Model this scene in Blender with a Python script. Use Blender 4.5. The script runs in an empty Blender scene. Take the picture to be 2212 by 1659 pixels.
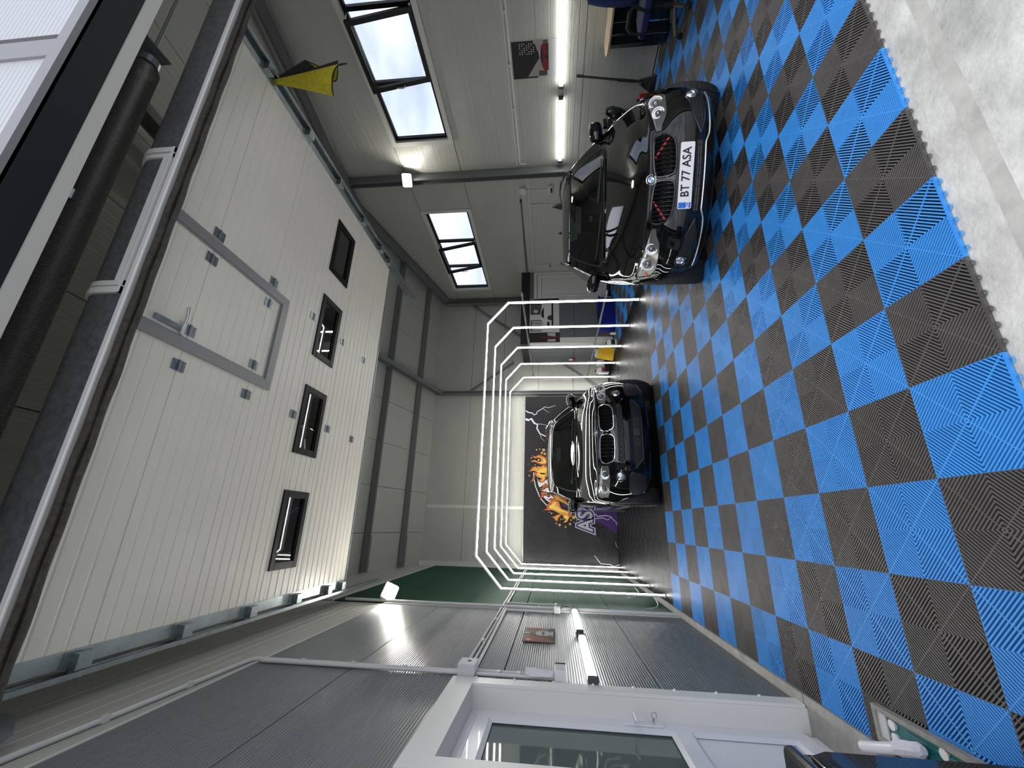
import bpy, bmesh, math, random
from math import pi, sin, cos, sqrt, radians
from mathutils import Vector, Matrix
from mathutils.bvhtree import BVHTree
random.seed(7)
SC = bpy.context.scene
COL = SC.collection
# ---------------------------------------------------------------- camera (a phone held upright, its picture stored on its side)
cam_d = bpy.data.cameras.new('camera'); cam = bpy.data.objects.new('camera', cam_d); COL.objects.link(cam)
cam_d.sensor_fit = 'HORIZONTAL'; cam_d.sensor_width = 36.0; cam_d.lens = 36.0*877.253/2212.0
cam_d.clip_start = 0.02; cam_d.clip_end = 500
CR = ((0.9448271906549958, -0.3274921983721788, -0.007102098587447049), (0.02581265609738043, 0.09604926371862772, -0.9950418311429465), (0.32655058809346327, 0.9399592538745853, 0.09920339949490799))
cam.matrix_world = Matrix(((CR[1][0], CR[0][0], -CR[2][0], -0.2252854), (CR[1][1], CR[0][1], -CR[2][1], -2.2908350), (CR[1][2], CR[0][2], -CR[2][2], 1.5919990), (0, 0, 0, 1)))
SC.camera = cam
# ---------------------------------------------------------------- overcast sky, hazy sun, exposure
W = bpy.data.worlds.new('overcast_sky'); SC.world = W; W.use_nodes = True
def build_sky():
    nt = W.node_tree; nt.nodes.clear(); N = nt.nodes.new; L = nt.links.new
    tc = N('ShaderNodeTexCoord'); mp = N('ShaderNodeMapping'); mp.inputs['Scale'].default_value = (1, 1, 2.2)
    n1 = N('ShaderNodeTexNoise'); n1.inputs['Scale'].default_value = 3.4; n1.inputs['Detail'].default_value = 6; n1.inputs['Roughness'].default_value = .55
    cr = N('ShaderNodeValToRGB'); e = cr.color_ramp.elements
    e[0].position = .36; e[0].color = (.46, .53, .66, 1); e[1].position = .66; e[1].color = (.92, .94, 1.0, 1)
    sx = N('ShaderNodeSeparateXYZ'); mr = N('ShaderNodeMapRange'); mr.inputs['From Min'].default_value = -.06; mr.inputs['From Max'].default_value = .04
    mx = N('ShaderNodeMixRGB'); mx.inputs[1].default_value = (.30, .29, .27, 1)
    bg = N('ShaderNodeBackground'); bg.inputs['Strength'].default_value = SKY_STRENGTH
    out = N('ShaderNodeOutputWorld')
    L(tc.outputs['Generated'], mp.inputs['Vector']); L(mp.outputs[0], n1.inputs['Vector']); L(n1.outputs['Fac'], cr.inputs[0])
    L(tc.outputs['Generated'], sx.inputs[0]); L(sx.outputs['Z'], mr.inputs['Value'])
    L(mr.outputs[0], mx.inputs[0]); L(cr.outputs[0], mx.inputs[2]); L(mx.outputs[0], bg.inputs['Color']); L(bg.outputs[0], out.inputs[0])
SKY_STRENGTH = .75
build_sky()
sun_d = bpy.data.lights.new('hazy_sun', 'SUN'); sun_d.energy = .70; sun_d.angle = radians(70); sun_d.color = (1, .98, .95)
sun = bpy.data.objects.new('hazy_sun', sun_d); COL.objects.link(sun); sun.rotation_euler = (radians(38), 0, radians(-18))
SC.view_settings.view_transform = 'Standard'; SC.view_settings.look = 'None'
SC.view_settings.exposure = 1.18; SC.view_settings.gamma = 1.0; SC.view_settings.use_curve_mapping = False
SC.cycles.max_bounces = 8; SC.cycles.diffuse_bounces = 4; SC.cycles.glossy_bounces = 4; SC.cycles.transparent_max_bounces = 12
SC.cycles.sample_clamp_indirect = 6.0
FRAME_LED = 12.0     # luminance of the light-tunnel bars
WALL_LED = 8.5      # luminance of the wall tubes
FLOOD = 95.0        # luminance of the two small floodlights

# ---------------------------------------------------------------- materials
MATS = {}
def mat(name, col, rough=.5, metal=0.0, coat=0.0, bump=None, var=None, rib=None, emit=0.0, spec=None, rnd=0.0):
    if name in MATS: return MATS[name]
    m = bpy.data.materials.new(name); m.use_nodes = True; nt = m.node_tree; N = nt.nodes.new; L = nt.links.new
    b = nt.nodes['Principled BSDF']; c4 = (col[0], col[1], col[2], 1)
    b.inputs['Base Color'].default_value = c4; b.inputs['Roughness'].default_value = rough; b.inputs['Metallic'].default_value = metal
    b.inputs['Coat Weight'].default_value = coat; b.inputs['Coat Roughness'].default_value = .03
    if spec is not None: b.inputs['Specular IOR Level'].default_value = spec
    if emit: b.inputs['Emission Color'].default_value = c4; b.inputs['Emission Strength'].default_value = emit
    tc = None
    if var or bump or rib:
        tc = N('ShaderNodeTexCoord')
    if var:      # (scale, amount) broad mottling of the surface's own colour
        n = N('ShaderNodeTexNoise'); n.inputs['Scale'].default_value = var[0]; n.inputs['Detail'].default_value = 5; n.inputs['Roughness'].default_value = .65
        L(tc.outputs['Object'], n.inputs['Vector'])
        cr = N('ShaderNodeValToRGB'); a = var[1]; e = cr.color_ramp.elements; e[0].position = .3; e[1].position = .72
        e[0].color = tuple(max(0, v*(1-a)) for v in col)+(1,); e[1].color = tuple(min(1, v*(1+a)) for v in col)+(1,)
        L(n.outputs['Fac'], cr.inputs[0]); L(cr.outputs[0], b.inputs['Base Color'])
    if rnd:
        oi = N('ShaderNodeObjectInfo'); mr = N('ShaderNodeMapRange'); mr.inputs['To Min'].default_value = 1-rnd; mr.inputs['To Max'].default_value = 1+rnd
        hs = N('ShaderNodeHueSaturation'); L(oi.outputs['Random'], mr.inputs['Value']); L(mr.outputs[0], hs.inputs['Value'])
        src = b.inputs['Base Color'].links[0].from_socket if b.inputs['Base Color'].links else None
        if src: L(src, hs.inputs['Color'])
        else: hs.inputs['Color'].default_value = c4
        L(hs.outputs[0], b.inputs['Base Color'])
    h = None
    if bump:     # (scale, distance)
        n2 = N('ShaderNodeTexNoise'); n2.inputs['Scale'].default_value = bump[0]; n2.inputs['Detail'].default_value = 6
        L(tc.outputs['Object'], n2.inputs['Vector'])
        bp = N('ShaderNodeBump'); bp.inputs['Strength'].default_value = 1; bp.inputs['Distance'].default_value = bump[1]
        L(n2.outputs['Fac'], bp.inputs['Height']); h = bp; L(bp.outputs[0], b.inputs['Normal'])
    if rib:      # (axis, period, distance, sharp) fine rolled ribs
        s = N('ShaderNodeSeparateXYZ'); L(tc.outputs['Object'], s.inputs[0])
        mu = N('ShaderNodeMath'); mu.operation = 'MULTIPLY'; mu.inputs[1].default_value = 2*pi/rib[1]; L(s.outputs['XYZ'.index(rib[0])], mu.inputs[0])
        sn = N('ShaderNodeMath'); sn.operation = 'SINE'; L(mu.outputs[0], sn.inputs[0])
        last = sn
        if rib[3]:
            mr = N('ShaderNodeMapRange'); mr.inputs['From Min'].default_value = -1; mr.inputs['From Max'].default_value = -1+rib[3]; L(sn.outputs[0], mr.inputs['Value']); last = mr
        bp = N('ShaderNodeBump'); bp.inputs['Strength'].default_value = 1; bp.inputs['Distance'].default_value = rib[2]
        L(last.outputs[0], bp.inputs['Height'])
        if h: L(h.outputs[0], bp.inputs['Normal'])
        L(bp.outputs[0], b.inputs['Normal'])
    MATS[name] = m; return m
def glass(name, tint=(1, 1, 1), rough=.0, ior=1.45, clear=.9):
    if name in MATS: return MATS[name]
    m = bpy.data.materials.new(name); m.use_nodes = True; nt = m.node_tree; nt.nodes.clear(); N = nt.nodes.new; L = nt.links.new
    tr = N('ShaderNodeBsdfTransparent'); tr.inputs[0].default_value = (tint[0]*clear, tint[1]*clear, tint[2]*clear, 1)
    gl = N('ShaderNodeBsdfGlossy'); gl.inputs['Roughness'].default_value = rough
    fr = N('ShaderNodeFresnel'); ge = N('ShaderNodeNewGeometry'); mi = N('ShaderNodeMapRange'); mi.inputs['To Min'].default_value = ior; mi.inputs['To Max'].default_value = 1/ior
    L(ge.outputs['Backfacing'], mi.inputs['Value']); L(mi.outputs[0], fr.inputs['IOR'])          # the same reflectance from either side of the sheet
    mx = N('ShaderNodeMixShader'); o = N('ShaderNodeOutputMaterial')
    L(fr.outputs[0], mx.inputs[0]); L(tr.outputs[0], mx.inputs[1]); L(gl.outputs[0], mx.inputs[2]); L(mx.outputs[0], o.inputs[0])
    MATS[name] = m; return m

CREAM = mat('cream_panel', (.45, .45, .405), .42, rib=('Z', .0167, .0011, 0), var=(1.3, .05))
CREAM_PLAIN = mat('cream_flashing', (.62, .62, .575), .4, bump=(60, .0004))
ROOFP = mat('roof_panel_cream', (.42, .42, .38), .45, rib=('X', .05, .0006, 0))
GREY = mat('grey_ribbed_panel', (.135, .15, .16), .38, rib=('Z', .019, .0022, 0), var=(2, .06))
GREEN = mat('green_panel', (.013, .070, .034), .6, rib=('Z', .019, .0008, 0), var=(1.5, .08), spec=.12)
STEEL_PAINT = mat('painted_steel_grey', (.165, .17, .172), .5, var=(3, .05))
GALV = mat('galvanised_steel', (.33, .375, .39), .32, metal=.85, var=(9, .18), bump=(80, .0003))
GALV_D = mat('dull_galvanised_steel', (.30, .34, .36), .42, metal=.7, var=(8, .15))
ALU = mat('brushed_aluminium', (.72, .72, .71), .3, metal=.8, bump=(200, .0002))
GREYFRAME = mat('grey_aluminium_frame', (.30, .30, .30), .42, metal=.25)
DOORSKIN = mat('anthracite_door_skin', (.19, .20, .225), .42, metal=.6, bump=(160, .0016), var=(30, .35))
WALU = mat('pale_aluminium', (.76, .76, .77), .35, metal=.15)
SURR = mat('white_door_flashing', (.80, .795, .75), .4, bump=(60, .0004))
DOORIN = mat('cream_door_skin', (.84, .80, .70), .4, bump=(220, .0007), var=(2.0, .03))
RUBBER = mat('black_rubber', (.012, .012, .012), .65)
RUBBER_D = mat('dusty_rubber', (.05, .045, .038), .8, var=(30, .5))
BLACKFRAME = mat('black_frame', (.005, .005, .006), .4, spec=.2)
BLACKM = mat('black_matte', (.010, .010, .011), .6)
BLACKG = mat('black_gloss_plastic', (.008, .009, .011), .16, coat=.4)
DARKBAND = mat('anthracite_flashing', (.010, .011, .014), .45)
WHITEPVC = mat('white_pvc', (.80, .80, .84), .25, coat=.2)
WHITE = mat('white_plastic', (.74, .74, .74), .4)
CONDUIT = mat('light_grey_conduit', (.62, .62, .62), .45)
BOXG = mat('grey_junction_box', (.55, .56, .57), .5)
CONC = mat('pale_concrete', (.56, .55, .52), .85, var=(2.4, .40), bump=(34, .008))
CONC_D = mat('grey_concrete', (.36, .35, .33), .9, var=(4, .25), bump=(40, .004))
TILE_B = mat('blue_tile_plastic', (.045, .285, .72), .42, var=(5, .10), rnd=.07)
TILE_K = mat('charcoal_tile_plastic', (.088, .080, .076), .45, var=(6, .24), rnd=.08)
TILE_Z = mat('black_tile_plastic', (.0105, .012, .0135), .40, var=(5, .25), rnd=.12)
PAINT = mat('black_car_paint', (.002, .002, .0024), .03, coat=.1, spec=.55)
CHROME = mat('chrome', (.85, .85, .86), .06, metal=1.0)
SILVER = mat('silver_reflector', (.78, .78, .76), .16, metal=.9)
DCHROME = mat('smoked_chrome', (.17, .17, .165), .25, metal=.6)
TYRE = mat('tyre_rubber', (.02, .02, .021), .75)
RIM = mat('dark_alloy', (.14, .14, .15), .3, metal=.8)
AMBER = mat('amber_reflector', (.62, .16, .05), .25)
RED = mat('red_strut', (.35, .01, .02), .4)
CARIN = mat('dark_car_interior', (.018, .019, .02), .6)
LEDM = mat('led_diffuser', (1.0, .985, .96), .4, emit=FRAME_LED)
TUBEM = mat('tube_diffuser', (1.0, .985, .95), .4, emit=WALL_LED)
FLOODM = mat('flood_diffuser', (1.0, .97, .88), .4, emit=FLOOD)
WINGLASS = glass('window_glass', (.95, .97, 1), 0, 1.35, .97)
DOORGLASS = mat('tinted_door_glass', (.15, .19, .18), .04, spec=.6)
DOORGLASS.node_tree.nodes['Principled BSDF'].inputs['Alpha'].default_value = .8
ACRYL = glass('door_window_acrylic', (.55, .56, .56), 0.02, 1.9, .6)
CARGLASS = glass('tinted_car_glass', (.42, .47, .45), 0, 1.6, .9)

# ---------------------------------------------------------------- mesh helpers
class MB:
    def __init__(s): s.v = []; s.f = []; s.m = []
    def add(s, vs, fs, mi=0):
        o = len(s.v); s.v += [tuple(v) for v in vs]
        for f in fs: s.f.append(tuple(i+o for i in f)); s.m.append(mi)
    def box(s, x0, x1, y0, y1, z0, z1, mi=0):
        s.add([(x0,y0,z0),(x1,y0,z0),(x1,y1,z0),(x0,y1,z0),(x0,y0,z1),(x1,y0,z1),(x1,y1,z1),(x0,y1,z1)],
              [(0,3,2,1),(4,5,6,7),(0,1,5,4),(1,2,6,5),(2,3,7,6),(3,0,4,7)], mi); return s
    def bar(s, p, q, w, h, up=(0,0,1), mi=0):      # rectangular bar from p to q
        p, q = Vector(p), Vector(q); d = (q-p).normalized(); a = d.cross(Vector(up))
        if a.length < 1e-4: a = d.cross(Vector((1,0,0)))
        a.normalize(); b = a.cross(d).normalized(); a = a*w/2; b = b*h/2
        s.add([p-a-b, p+a-b, p+a+b, p-a+b, q-a-b, q+a-b, q+a+b, q-a+b],
              [(0,3,2,1),(4,5,6,7),(0,1,5,4),(1,2,6,5),(2,3,7,6),(3,0,4,7)], mi); return s
    def tube(s, path, r, n=8, mi=0, caps=True, closed=False):
        P = [Vector(p) for p in path]; k = len(P); rs = r if isinstance(r, (list, tuple)) else [r]*k
        rings = []; prev = None
        for i in range(k):
            if closed: t = P[(i+1) % k]-P[i-1]
            else: t = (P[min(i+1, k-1)]-P[max(i-1, 0)])
            t.normalize()
            if prev is None:
                a = t.cross(Vector((0,0,1)))
                if a.length < .1: a = t.cross(Vector((1,0,0)))
            else:
                a = prev-t*prev.dot(t)
            a.normalize(); prev = a; b = t.cross(a)
            rings.append([P[i]+(a*cos(2*pi*j/n)+b*sin(2*pi*j/n))*rs[i] for j in range(n)])
        vs = [v for rg in rings for v in rg]; fs = []
        for i in range(k if closed else k-1):
            i2 = (i+1) % k
            for j in range(n): fs.append((i*n+j, i*n+(j+1) % n, i2*n+(j+1) % n, i2*n+j))
        if caps and not closed: fs.append(tuple(range(n))[::-1]); fs.append(tuple((k-1)*n+j for j in range(n)))
        s.add(vs, fs, mi); return s
    def cyl(s, p, q, r, n=16, r2=None, mi=0):
        return s.tube([p, q], [r, r if r2 is None else r2], n, mi)
    def prism(s, poly, O, U, V, Nn, t, mi=0):       # polygon in the U,V plane, extruded by t along Nn
        O, U, V, Nn = Vector(O), Vector(U), Vector(V), Vector(Nn); n = len(poly)
        a = [O+U*x+V*y for x, y in poly]; b = [p+Nn*t for p in a]
        s.add(a+b, [tuple(range(n))[::-1], tuple(range(n, 2*n))]+[(i, (i+1) % n, n+(i+1) % n, n+i) for i in range(n)], mi); return s
    def flat(s, poly, O, U, V, mi=0):
        O, U, V = Vector(O), Vector(U), Vector(V)
        s.add([O+U*x+V*y for x, y in poly], [tuple(range(len(poly)))], mi); return s
    def ball(s, c, r, n=12, m=8, sc=(1,1,1), mi=0):
        vs = [(c[0], c[1], c[2]+r*sc[2])]; fs = []
        for i in range(1, m):
            for j in range(n):
                a = pi*i/m; b = 2*pi*j/n; vs.append((c[0]+r*sc[0]*sin(a)*cos(b), c[1]+r*sc[1]*sin(a)*sin(b), c[2]+r*sc[2]*cos(a)))
        vs.append((c[0], c[1], c[2]-r*sc[2])); e = len(vs)-1
        for j in range(n): fs.append((0, 1+j, 1+(j+1) % n)); fs.append((e, 1+(m-2)*n+(j+1) % n, 1+(m-2)*n+j))
        for i in range(m-2):
            for j in range(n): fs.append((1+i*n+j, 1+(i+1)*n+j, 1+(i+1)*n+(j+1) % n, 1+i*n+(j+1) % n))
        s.add(vs, fs, mi); return s
    def grid(s, rows, mi=0, closed=False):
        n = len(rows[0]); vs = [p for r in rows for p in r]; fs = []
        for i in range(len(rows)-1):
            for j in range(n if closed else n-1): fs.append((i*n+j, i*n+(j+1) % n, (i+1)*n+(j+1) % n, (i+1)*n+j))
        s.add(vs, fs, mi); return s
    def mesh(s, name, mats, smooth=False, fix=True):
        me = bpy.data.meshes.new(name); me.from_pydata(s.v, [], s.f)
        for m in (mats if isinstance(mats, (list, tuple)) else [mats]): me.materials.append(m)
        if any(s.m): me.polygons.foreach_set('material_index', s.m)
        if fix:
            bm = bmesh.new(); bm.from_mesh(me); bmesh.ops.recalc_face_normals(bm, faces=bm.faces); bm.to_mesh(me); bm.free()
        if smooth: me.shade_smooth()
        me.update(); return me
    def build(s, name, mats, root=None, smooth=False, bevel=0, seg=2, fix=True, local=False):
        o = bpy.data.objects.new(name, s.mesh(name, mats, smooth, fix)); COL.objects.link(o)
        if bevel:
            b = o.modifiers.new('bevel', 'BEVEL'); b.width = bevel; b.segments = seg; b.limit_method = 'ANGLE'; b.angle_limit = radians(40)
        if smooth:
            e = o.modifiers.new('edges', 'EDGE_SPLIT'); e.split_angle = radians(38)
        if root is not None: attach(o, root, local)
        return o
def attach(o, root, local=False):
    o.parent = root
    if not local:
        M = root.matrix_basis.copy(); r = root
        while r.parent is not None:
            M = r.parent.matrix_basis @ r.matrix_parent_inverse @ M; r = r.parent
        o.matrix_parent_inverse = M.inverted()
def thing(name, label, cat, loc=(0,0,0), rz=0, group=None):
    o = bpy.data.objects.new(name, None); COL.objects.link(o); o.empty_display_size = .1
    o.location = loc; o.rotation_euler = (0, 0, rz); o['label'] = label; o['category'] = cat
    if group: o['group'] = group
    return o
def tag(o, label, cat, group=None):
    o['label'] = label; o['category'] = cat
    if group: o['group'] = group
    return o
def struct(o): o['kind'] = 'structure'; return o
def copy_tree(o, dup_children=True):
    c = o.copy(); COL.objects.link(c)
    for ch in o.children:
        k = copy_tree(ch); k.parent = c
    return c
def text_mesh(body, size, name, material, O, U, V, root=None, bold=0.0, extrude=0.0, align='CENTER', spacing=1.0, sx=1.0):
    cu = bpy.data.curves.new(name, 'FONT'); cu.body = body; cu.size = size; cu.align_x = align; cu.align_y = 'CENTER'
    cu.offset = bold; cu.extrude = extrude; cu.space_character = spacing; cu.resolution_u = 4
    t = bpy.data.objects.new(name, cu); COL.objects.link(t)
    dg = bpy.context.evaluated_depsgraph_get(); dg.update()
    me = bpy.data.meshes.new_from_object(t.evaluated_get(dg)); bpy.data.objects.remove(t); bpy.data.curves.remove(cu)
    U, V = Vector(U).normalized(), Vector(V).normalized(); Nn = U.cross(V)
    M = Matrix(((U.x*sx, V.x, Nn.x, O[0]), (U.y*sx, V.y, Nn.y, O[1]), (U.z*sx, V.z, Nn.z, O[2]), (0, 0, 0, 1)))
    me.transform(M); me.materials.clear(); me.materials.append(material)
    o = bpy.data.objects.new(name, me); COL.objects.link(o)
    if root is not None: attach(o, root)
    return o
def ribbed(mb, O, U, V, Nn, w, h, grooves, gw=.012, gd=.002, t=.04):
    """sheet-metal panel: w along U, h along V, face towards Nn, grooves at the given heights along V"""
    O, U, V, Nn = Vector(O), Vector(U), Vector(V), Vector(Nn)
    e = .002
    prof = [(0, -.006), (e, 0)]
    for g in grooves:
        if gw < g < h-gw: prof += [(g-gw/2, 0), (g-gw*.12, -gd), (g+gw*.12, -gd), (g+gw/2, 0)]
    prof += [(h-e, 0), (h, -.006), (h, -t), (0, -t)]
    n = len(prof); a = [O+V*y+Nn*d for y, d in prof]; b = [p+U*w for p in a]
    fs = [(i, (i+1) % n, n+(i+1) % n, n+i) for i in range(n)]
    fs += [tuple(range(n))[::-1], tuple(range(n, 2*n))]
    mb.add(a+b, fs)
def steps(a, b, d): 
    r = []; x = a
    while x < b-1e-6: r.append(x); x += d
    return r
def arc(cx, cy, r, a0, a1, n): return [(cx+r*cos(a0+(a1-a0)*i/n), cy+r*sin(a0+(a1-a0)*i/n)) for i in range(n+1)]
def rrect(x0, x1, y0, y1, r, n=4):
    return arc(x1-r, y0+r, r, -pi/2, 0, n)+arc(x1-r, y1-r, r, 0, pi/2, n)+arc(x0+r, y1-r, r, pi/2, pi, n)+arc(x0+r, y0+r, r, pi, 1.5*pi, n)
# ================================================================ the setting
XL, XR, YF, YB = -1.27, 6.5, -0.80, 8.90        # inner faces of the side walls, front edge of the tiles, back wall
RIDGE_Y, RIDGE_Z = 4.6, 6.12
def roof_z(y): return RIDGE_Z-.25*(y-RIDGE_Y) if y >= RIDGE_Y else RIDGE_Z-.115*(RIDGE_Y-y)
# ---- floor slab (inside and the apron in front of the gateway)
m = MB(); m.box(-6, 14, -9, 9.2, -.30, -.020)
floor = struct(m.build('floor', CONC))
def fpart(mb, name, mt, **k): return mb.build(name, mt, floor, **k)
g = MB(); g.box(-1.35, 6.7, -1.02, -.955, -.021, -.0185); fpart(g, 'threshold_strip', mat('worn_concrete', (.48, .465, .43), .85, var=(5, .25), bump=(30, .004)))
# ---- interlocking ribbed floor tiles
def tile_mesh(name, material, loops):
    mb = MB(); H = .199; p = .2/11; w = .0082; zt = 0.0; zb = -.0155
    def pts(d):                                                             # the line x+y=d clipped to the quadrant
        a = min(d, H); return (a, d-a), (d-a, a)
    for sx in (1, -1):
        for sy in (1, -1):
            for k in range(22):
                d = (k+.5)*p; d0, d1 = max(d-w/2, 0), min(d+w/2, 2*H-.001)
                (ax, ay), (bx, by) = pts(d0); (cx, cy), (ex, ey) = pts(d1)
                P = [(ax*sx, ay*sy), (bx*sx, by*sy), (ex*sx, ey*sy), (cx*sx, cy*sy)]
                vs = [(x, y, zt) for x, y in P]+[(x, y, zb) for x, y in P]
                mb.add(vs, [(0,1,2,3), (0,4,5,1), (2,6,7,3)] if sx*sy > 0 else [(3,2,1,0), (1,5,4,0), (3,7,6,2)])
    for a in (1, -1):                                                       # thin diagonal webs under the ribs
        mb.bar((-H, -H*a, -.0035), (H, H*a, -.0035), .004, .005)
    for s in (1, -1):
        mb.box(s*H-.0015, s*H+.0015, -H, H, -.016, -.0015); mb.box(-H, H, s*H-.0015, s*H+.0015, -.016, -.0015)
    if loops:
        for i in range(6):
            x = -.165+i*.066
            mb.tube([(x+.011*cos(t), -H-.010+.011*sin(t), -.010) for t in [2*pi*j/8 for j in range(8)]], .0035, 5, closed=True)
        mb.box(-H, H, -H-.006, -H, -.016, -.004)
    return mb.mesh(name, material, fix=False)
um = MB(); um.box(-1.2, 6.44, -.8, 8.8, -.0195, -.0175); fpart(um, 'gap_shade_sheet', mat('tile_gap_shade', (.014, .014, .016), .8, var=(6, .4)))  # near-black sheet added under the tiles, paints the shade in their gaps
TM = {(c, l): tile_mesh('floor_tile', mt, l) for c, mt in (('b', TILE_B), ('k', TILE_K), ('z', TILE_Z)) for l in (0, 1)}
cells = []
CAMP = Vector((-.225, -2.29, 1.59))
for i in range(-3, 16):
    for j in range(-2, 22):
        x, y = .4*i+.2, .4*j+.2
        if x > 4.4 and y > 7.5: continue
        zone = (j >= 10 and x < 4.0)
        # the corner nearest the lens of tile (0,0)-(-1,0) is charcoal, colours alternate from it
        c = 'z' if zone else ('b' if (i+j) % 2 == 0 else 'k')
        d = Vector((x, y, 0))-CAMP; q = [sum(CR[r][k]*d[k] for k in range(3)) for r in range(3)]
        u, v = 877*q[0]/q[2]+829, 877*q[1]/q[2]+1106
        seen = -60 < u < 1719 and v < 2280
        hid = .3 < x < 1.8 and y > 4.6
        cells.append((0 if seen and not hid else 1, d.length, x, y, c, j == -2))
cells.sort()
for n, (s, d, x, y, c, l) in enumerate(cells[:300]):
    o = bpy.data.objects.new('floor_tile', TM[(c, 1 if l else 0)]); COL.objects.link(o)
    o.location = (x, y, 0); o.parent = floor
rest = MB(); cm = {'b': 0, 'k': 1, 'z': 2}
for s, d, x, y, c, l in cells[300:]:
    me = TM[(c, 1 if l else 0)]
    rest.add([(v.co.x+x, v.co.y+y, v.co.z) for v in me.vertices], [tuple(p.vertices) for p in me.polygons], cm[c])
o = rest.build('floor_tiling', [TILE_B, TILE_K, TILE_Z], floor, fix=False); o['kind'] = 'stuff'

# ---- walls
def wall(name):
    o = bpy.data.objects.new(name, None); COL.objects.link(o); return struct(o)
def panel_box(root, mt, axis, a0, a1, z0, z1, face, t=.06, sgn=1, grooves=None, gw=.012, gd=.0025, name='wall_panel'):
    mb = MB(); gs = steps(.1, z1-z0, .105) if grooves is None else grooves
    if axis == 'Y': ribbed(mb, (face, a0, z0), (0, 1, 0), (0, 0, 1), (sgn, 0, 0), a1-a0, z1-z0, gs, gw, gd, t)
    else: ribbed(mb, (a0, face, z0), (1, 0, 0), (0, 0, 1), (0, sgn, 0), a1-a0, z1-z0, gs, gw, gd, t)
    return mb.build(name, mt, root)
wl = wall('wall_left')
G = .004
rowsL = [(.02, .86), (.86, 1.97), (1.97, 3.10), (3.10, 3.855)]
for k, (z0, z1) in enumerate(rowsL):
    if z1 < 2.3:
        panel_box(wl, GREY, 'Y', 1.0, 3.62, z0+G, z1-G, XL, grooves=[]); panel_box(wl, GREY, 'Y', -.8, .02, z0+G, z1-G, XL, grooves=[])
    elif z0 < 2.3:
        mb = MB()
        poly = [(-.8, 2.25), (1.04, 2.25), (1.04, z0+G), (3.62, z0+G), (3.62, z1-G), (-.8, z1-G)]
        mb.prism(poly, (XL, 0, 0), (0, 1, 0), (0, 0, 1), (-1, 0, 0), .06); mb.build('wall_panel', GREY, wl)
    else: panel_box(wl, GREY, 'Y', -.8, 3.62, z0+G, z1-G, XL, grooves=[])
rowsG = [(.02, .86), (.86, 1.97), (1.97, 3.83), (3.83, 4.62)]
for z0, z1 in rowsG: panel_box(wl, GREEN, 'Y', 3.70, 8.9, z0+G, z1-G, XL, grooves=[])
panel_box(wl, CREAM, 'Y', -.8, 3.62, 3.855+G, 4.85-G, XL); panel_box(wl, CREAM, 'Y', -.8, 3.62, 4.85+G, 6.1, XL)
panel_box(wl, CREAM, 'Y', 3.70, 8.9, 4.62+G, 6.1, XL)
mb = MB(); mb.box(XL-.3, XL-.07, 1.0, 9.1, -.02, 6.4); mb.box(XL-.3, XL-.07, -1.05, 1.0, 2.2, 6.4); mb.build('wall_core', BLACKM, wl)
mb = MB(); mb.box(XL-.06, XL+.012, 3.60, 3.72, .02, 3.86); mb.build('joint_cover', CREAM_PLAIN, wl)
mb = MB(); mb.box(XL-.06, XL+.004, -.8, 3.66, 3.845, 3.865); mb.build('ledge', CREAM_PLAIN, wl)
mb = MB(); mb.box(XL-.06, XL+.014, 3.66, 8.9, 4.60, 4.635); mb.build('ledge', CREAM_PLAIN, wl)
mb = MB(); mb.box(XL-.28, -1.203, .985, 8.9, -.02, .018); mb.box(XL-.5, -1.203, -.8, .985, -.02, .012); struct(mb.build('trim_1', CONC_D))

wr = wall('wall_right')
for z0, z1 in [(.0, 1.07), (1.07, 2.25), (2.25, 3.40), (4.57, 6.2)]:
    panel_box(wr, CREAM, 'Y', -.8, 8.9, z0+G, z1-G, XR, sgn=-1)
for a, b in [(-.8, .0), (3.27, 4.95), (8.30, 8.9)]: panel_box(wr, CREAM, 'Y', a, b, 3.40+G, 4.57-G, XR, sgn=-1)
mb = MB(); mb.box(XR+.07, XR+.12, -1.05, 9.1, -.02, 3.38); mb.box(XR+.07, XR+.12, -1.05, 9.1, 4.6, 6.6)
for a, b in [(-1.05, -.02), (3.29, 4.93), (8.32, 9.1)]: mb.box(XR+.07, XR+.12, a, b, 3.38, 4.6)
mb.build('wall_core', BLACKM, wr)
wb = wall('wall_back')
for z0, z1 in [(0, 1.0), (1.0, 2.0), (2.0, 3.03), (3.03, 3.98), (3.98, 5.3)]:
    panel_box(wb, CREAM, 'X', XL, .19, z0+G, z1-G, YB, sgn=-1); panel_box(wb, CREAM, 'X', .19, 3.35, z0+G, z1-G, YB, sgn=-1)
    panel_box(wb, CREAM, 'X', 3.35, XR, z0+G, z1-G, YB, sgn=-1)
mb = MB(); mb.box(XL-.3, XR+.12, YB+.07, YB+.2, -.02, 5.6); mb.build('wall_core', BLACKM, wb)
mb = MB(); mb.box(.15, .23, YB-.012, YB+.02, 0, 5.0); mb.build('joint_cover', CREAM_PLAIN, wb)
mb = MB(); mb.box(XL, XL+.10, YB-.10, YB, 0, 5.05); mb.build('corner_flashing', CREAM_PLAIN, wb)
wf = wall('wall_front')
mb = MB(); mb.box(-4.5, 9.0, -1.02, -.86, 4.205, 6.4); mb.box(4.02, 9.0, -1.02, -.86, -.02, 4.205); mb.box(-4.5, -1.30, -1.02, -.86, -.02, 4.205); mb.build('wall_core', BLACKM, wf)
mb = MB(); mb.box(-1.30, 4.02, -.86, -.78, 4.203, 5.7); mb.box(4.02, 6.62, -.86, -.79, -.02, 5.7); mb.build('inner_lining', CREAM_PLAIN, wf)
mb = MB(); mb.box(-1.32, 4.04, -1.035, -.86, 4.198, 4.2045); mb.build('soffit_flashing', DARKBAND, wf)
FAC = mat('white_facade_panel', (.52, .53, .57), .35, rib=('Z', .03, .0015, 0))
GTRIM = mat('grey_facade_trim', (.24, .24, .26), .4)
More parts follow.
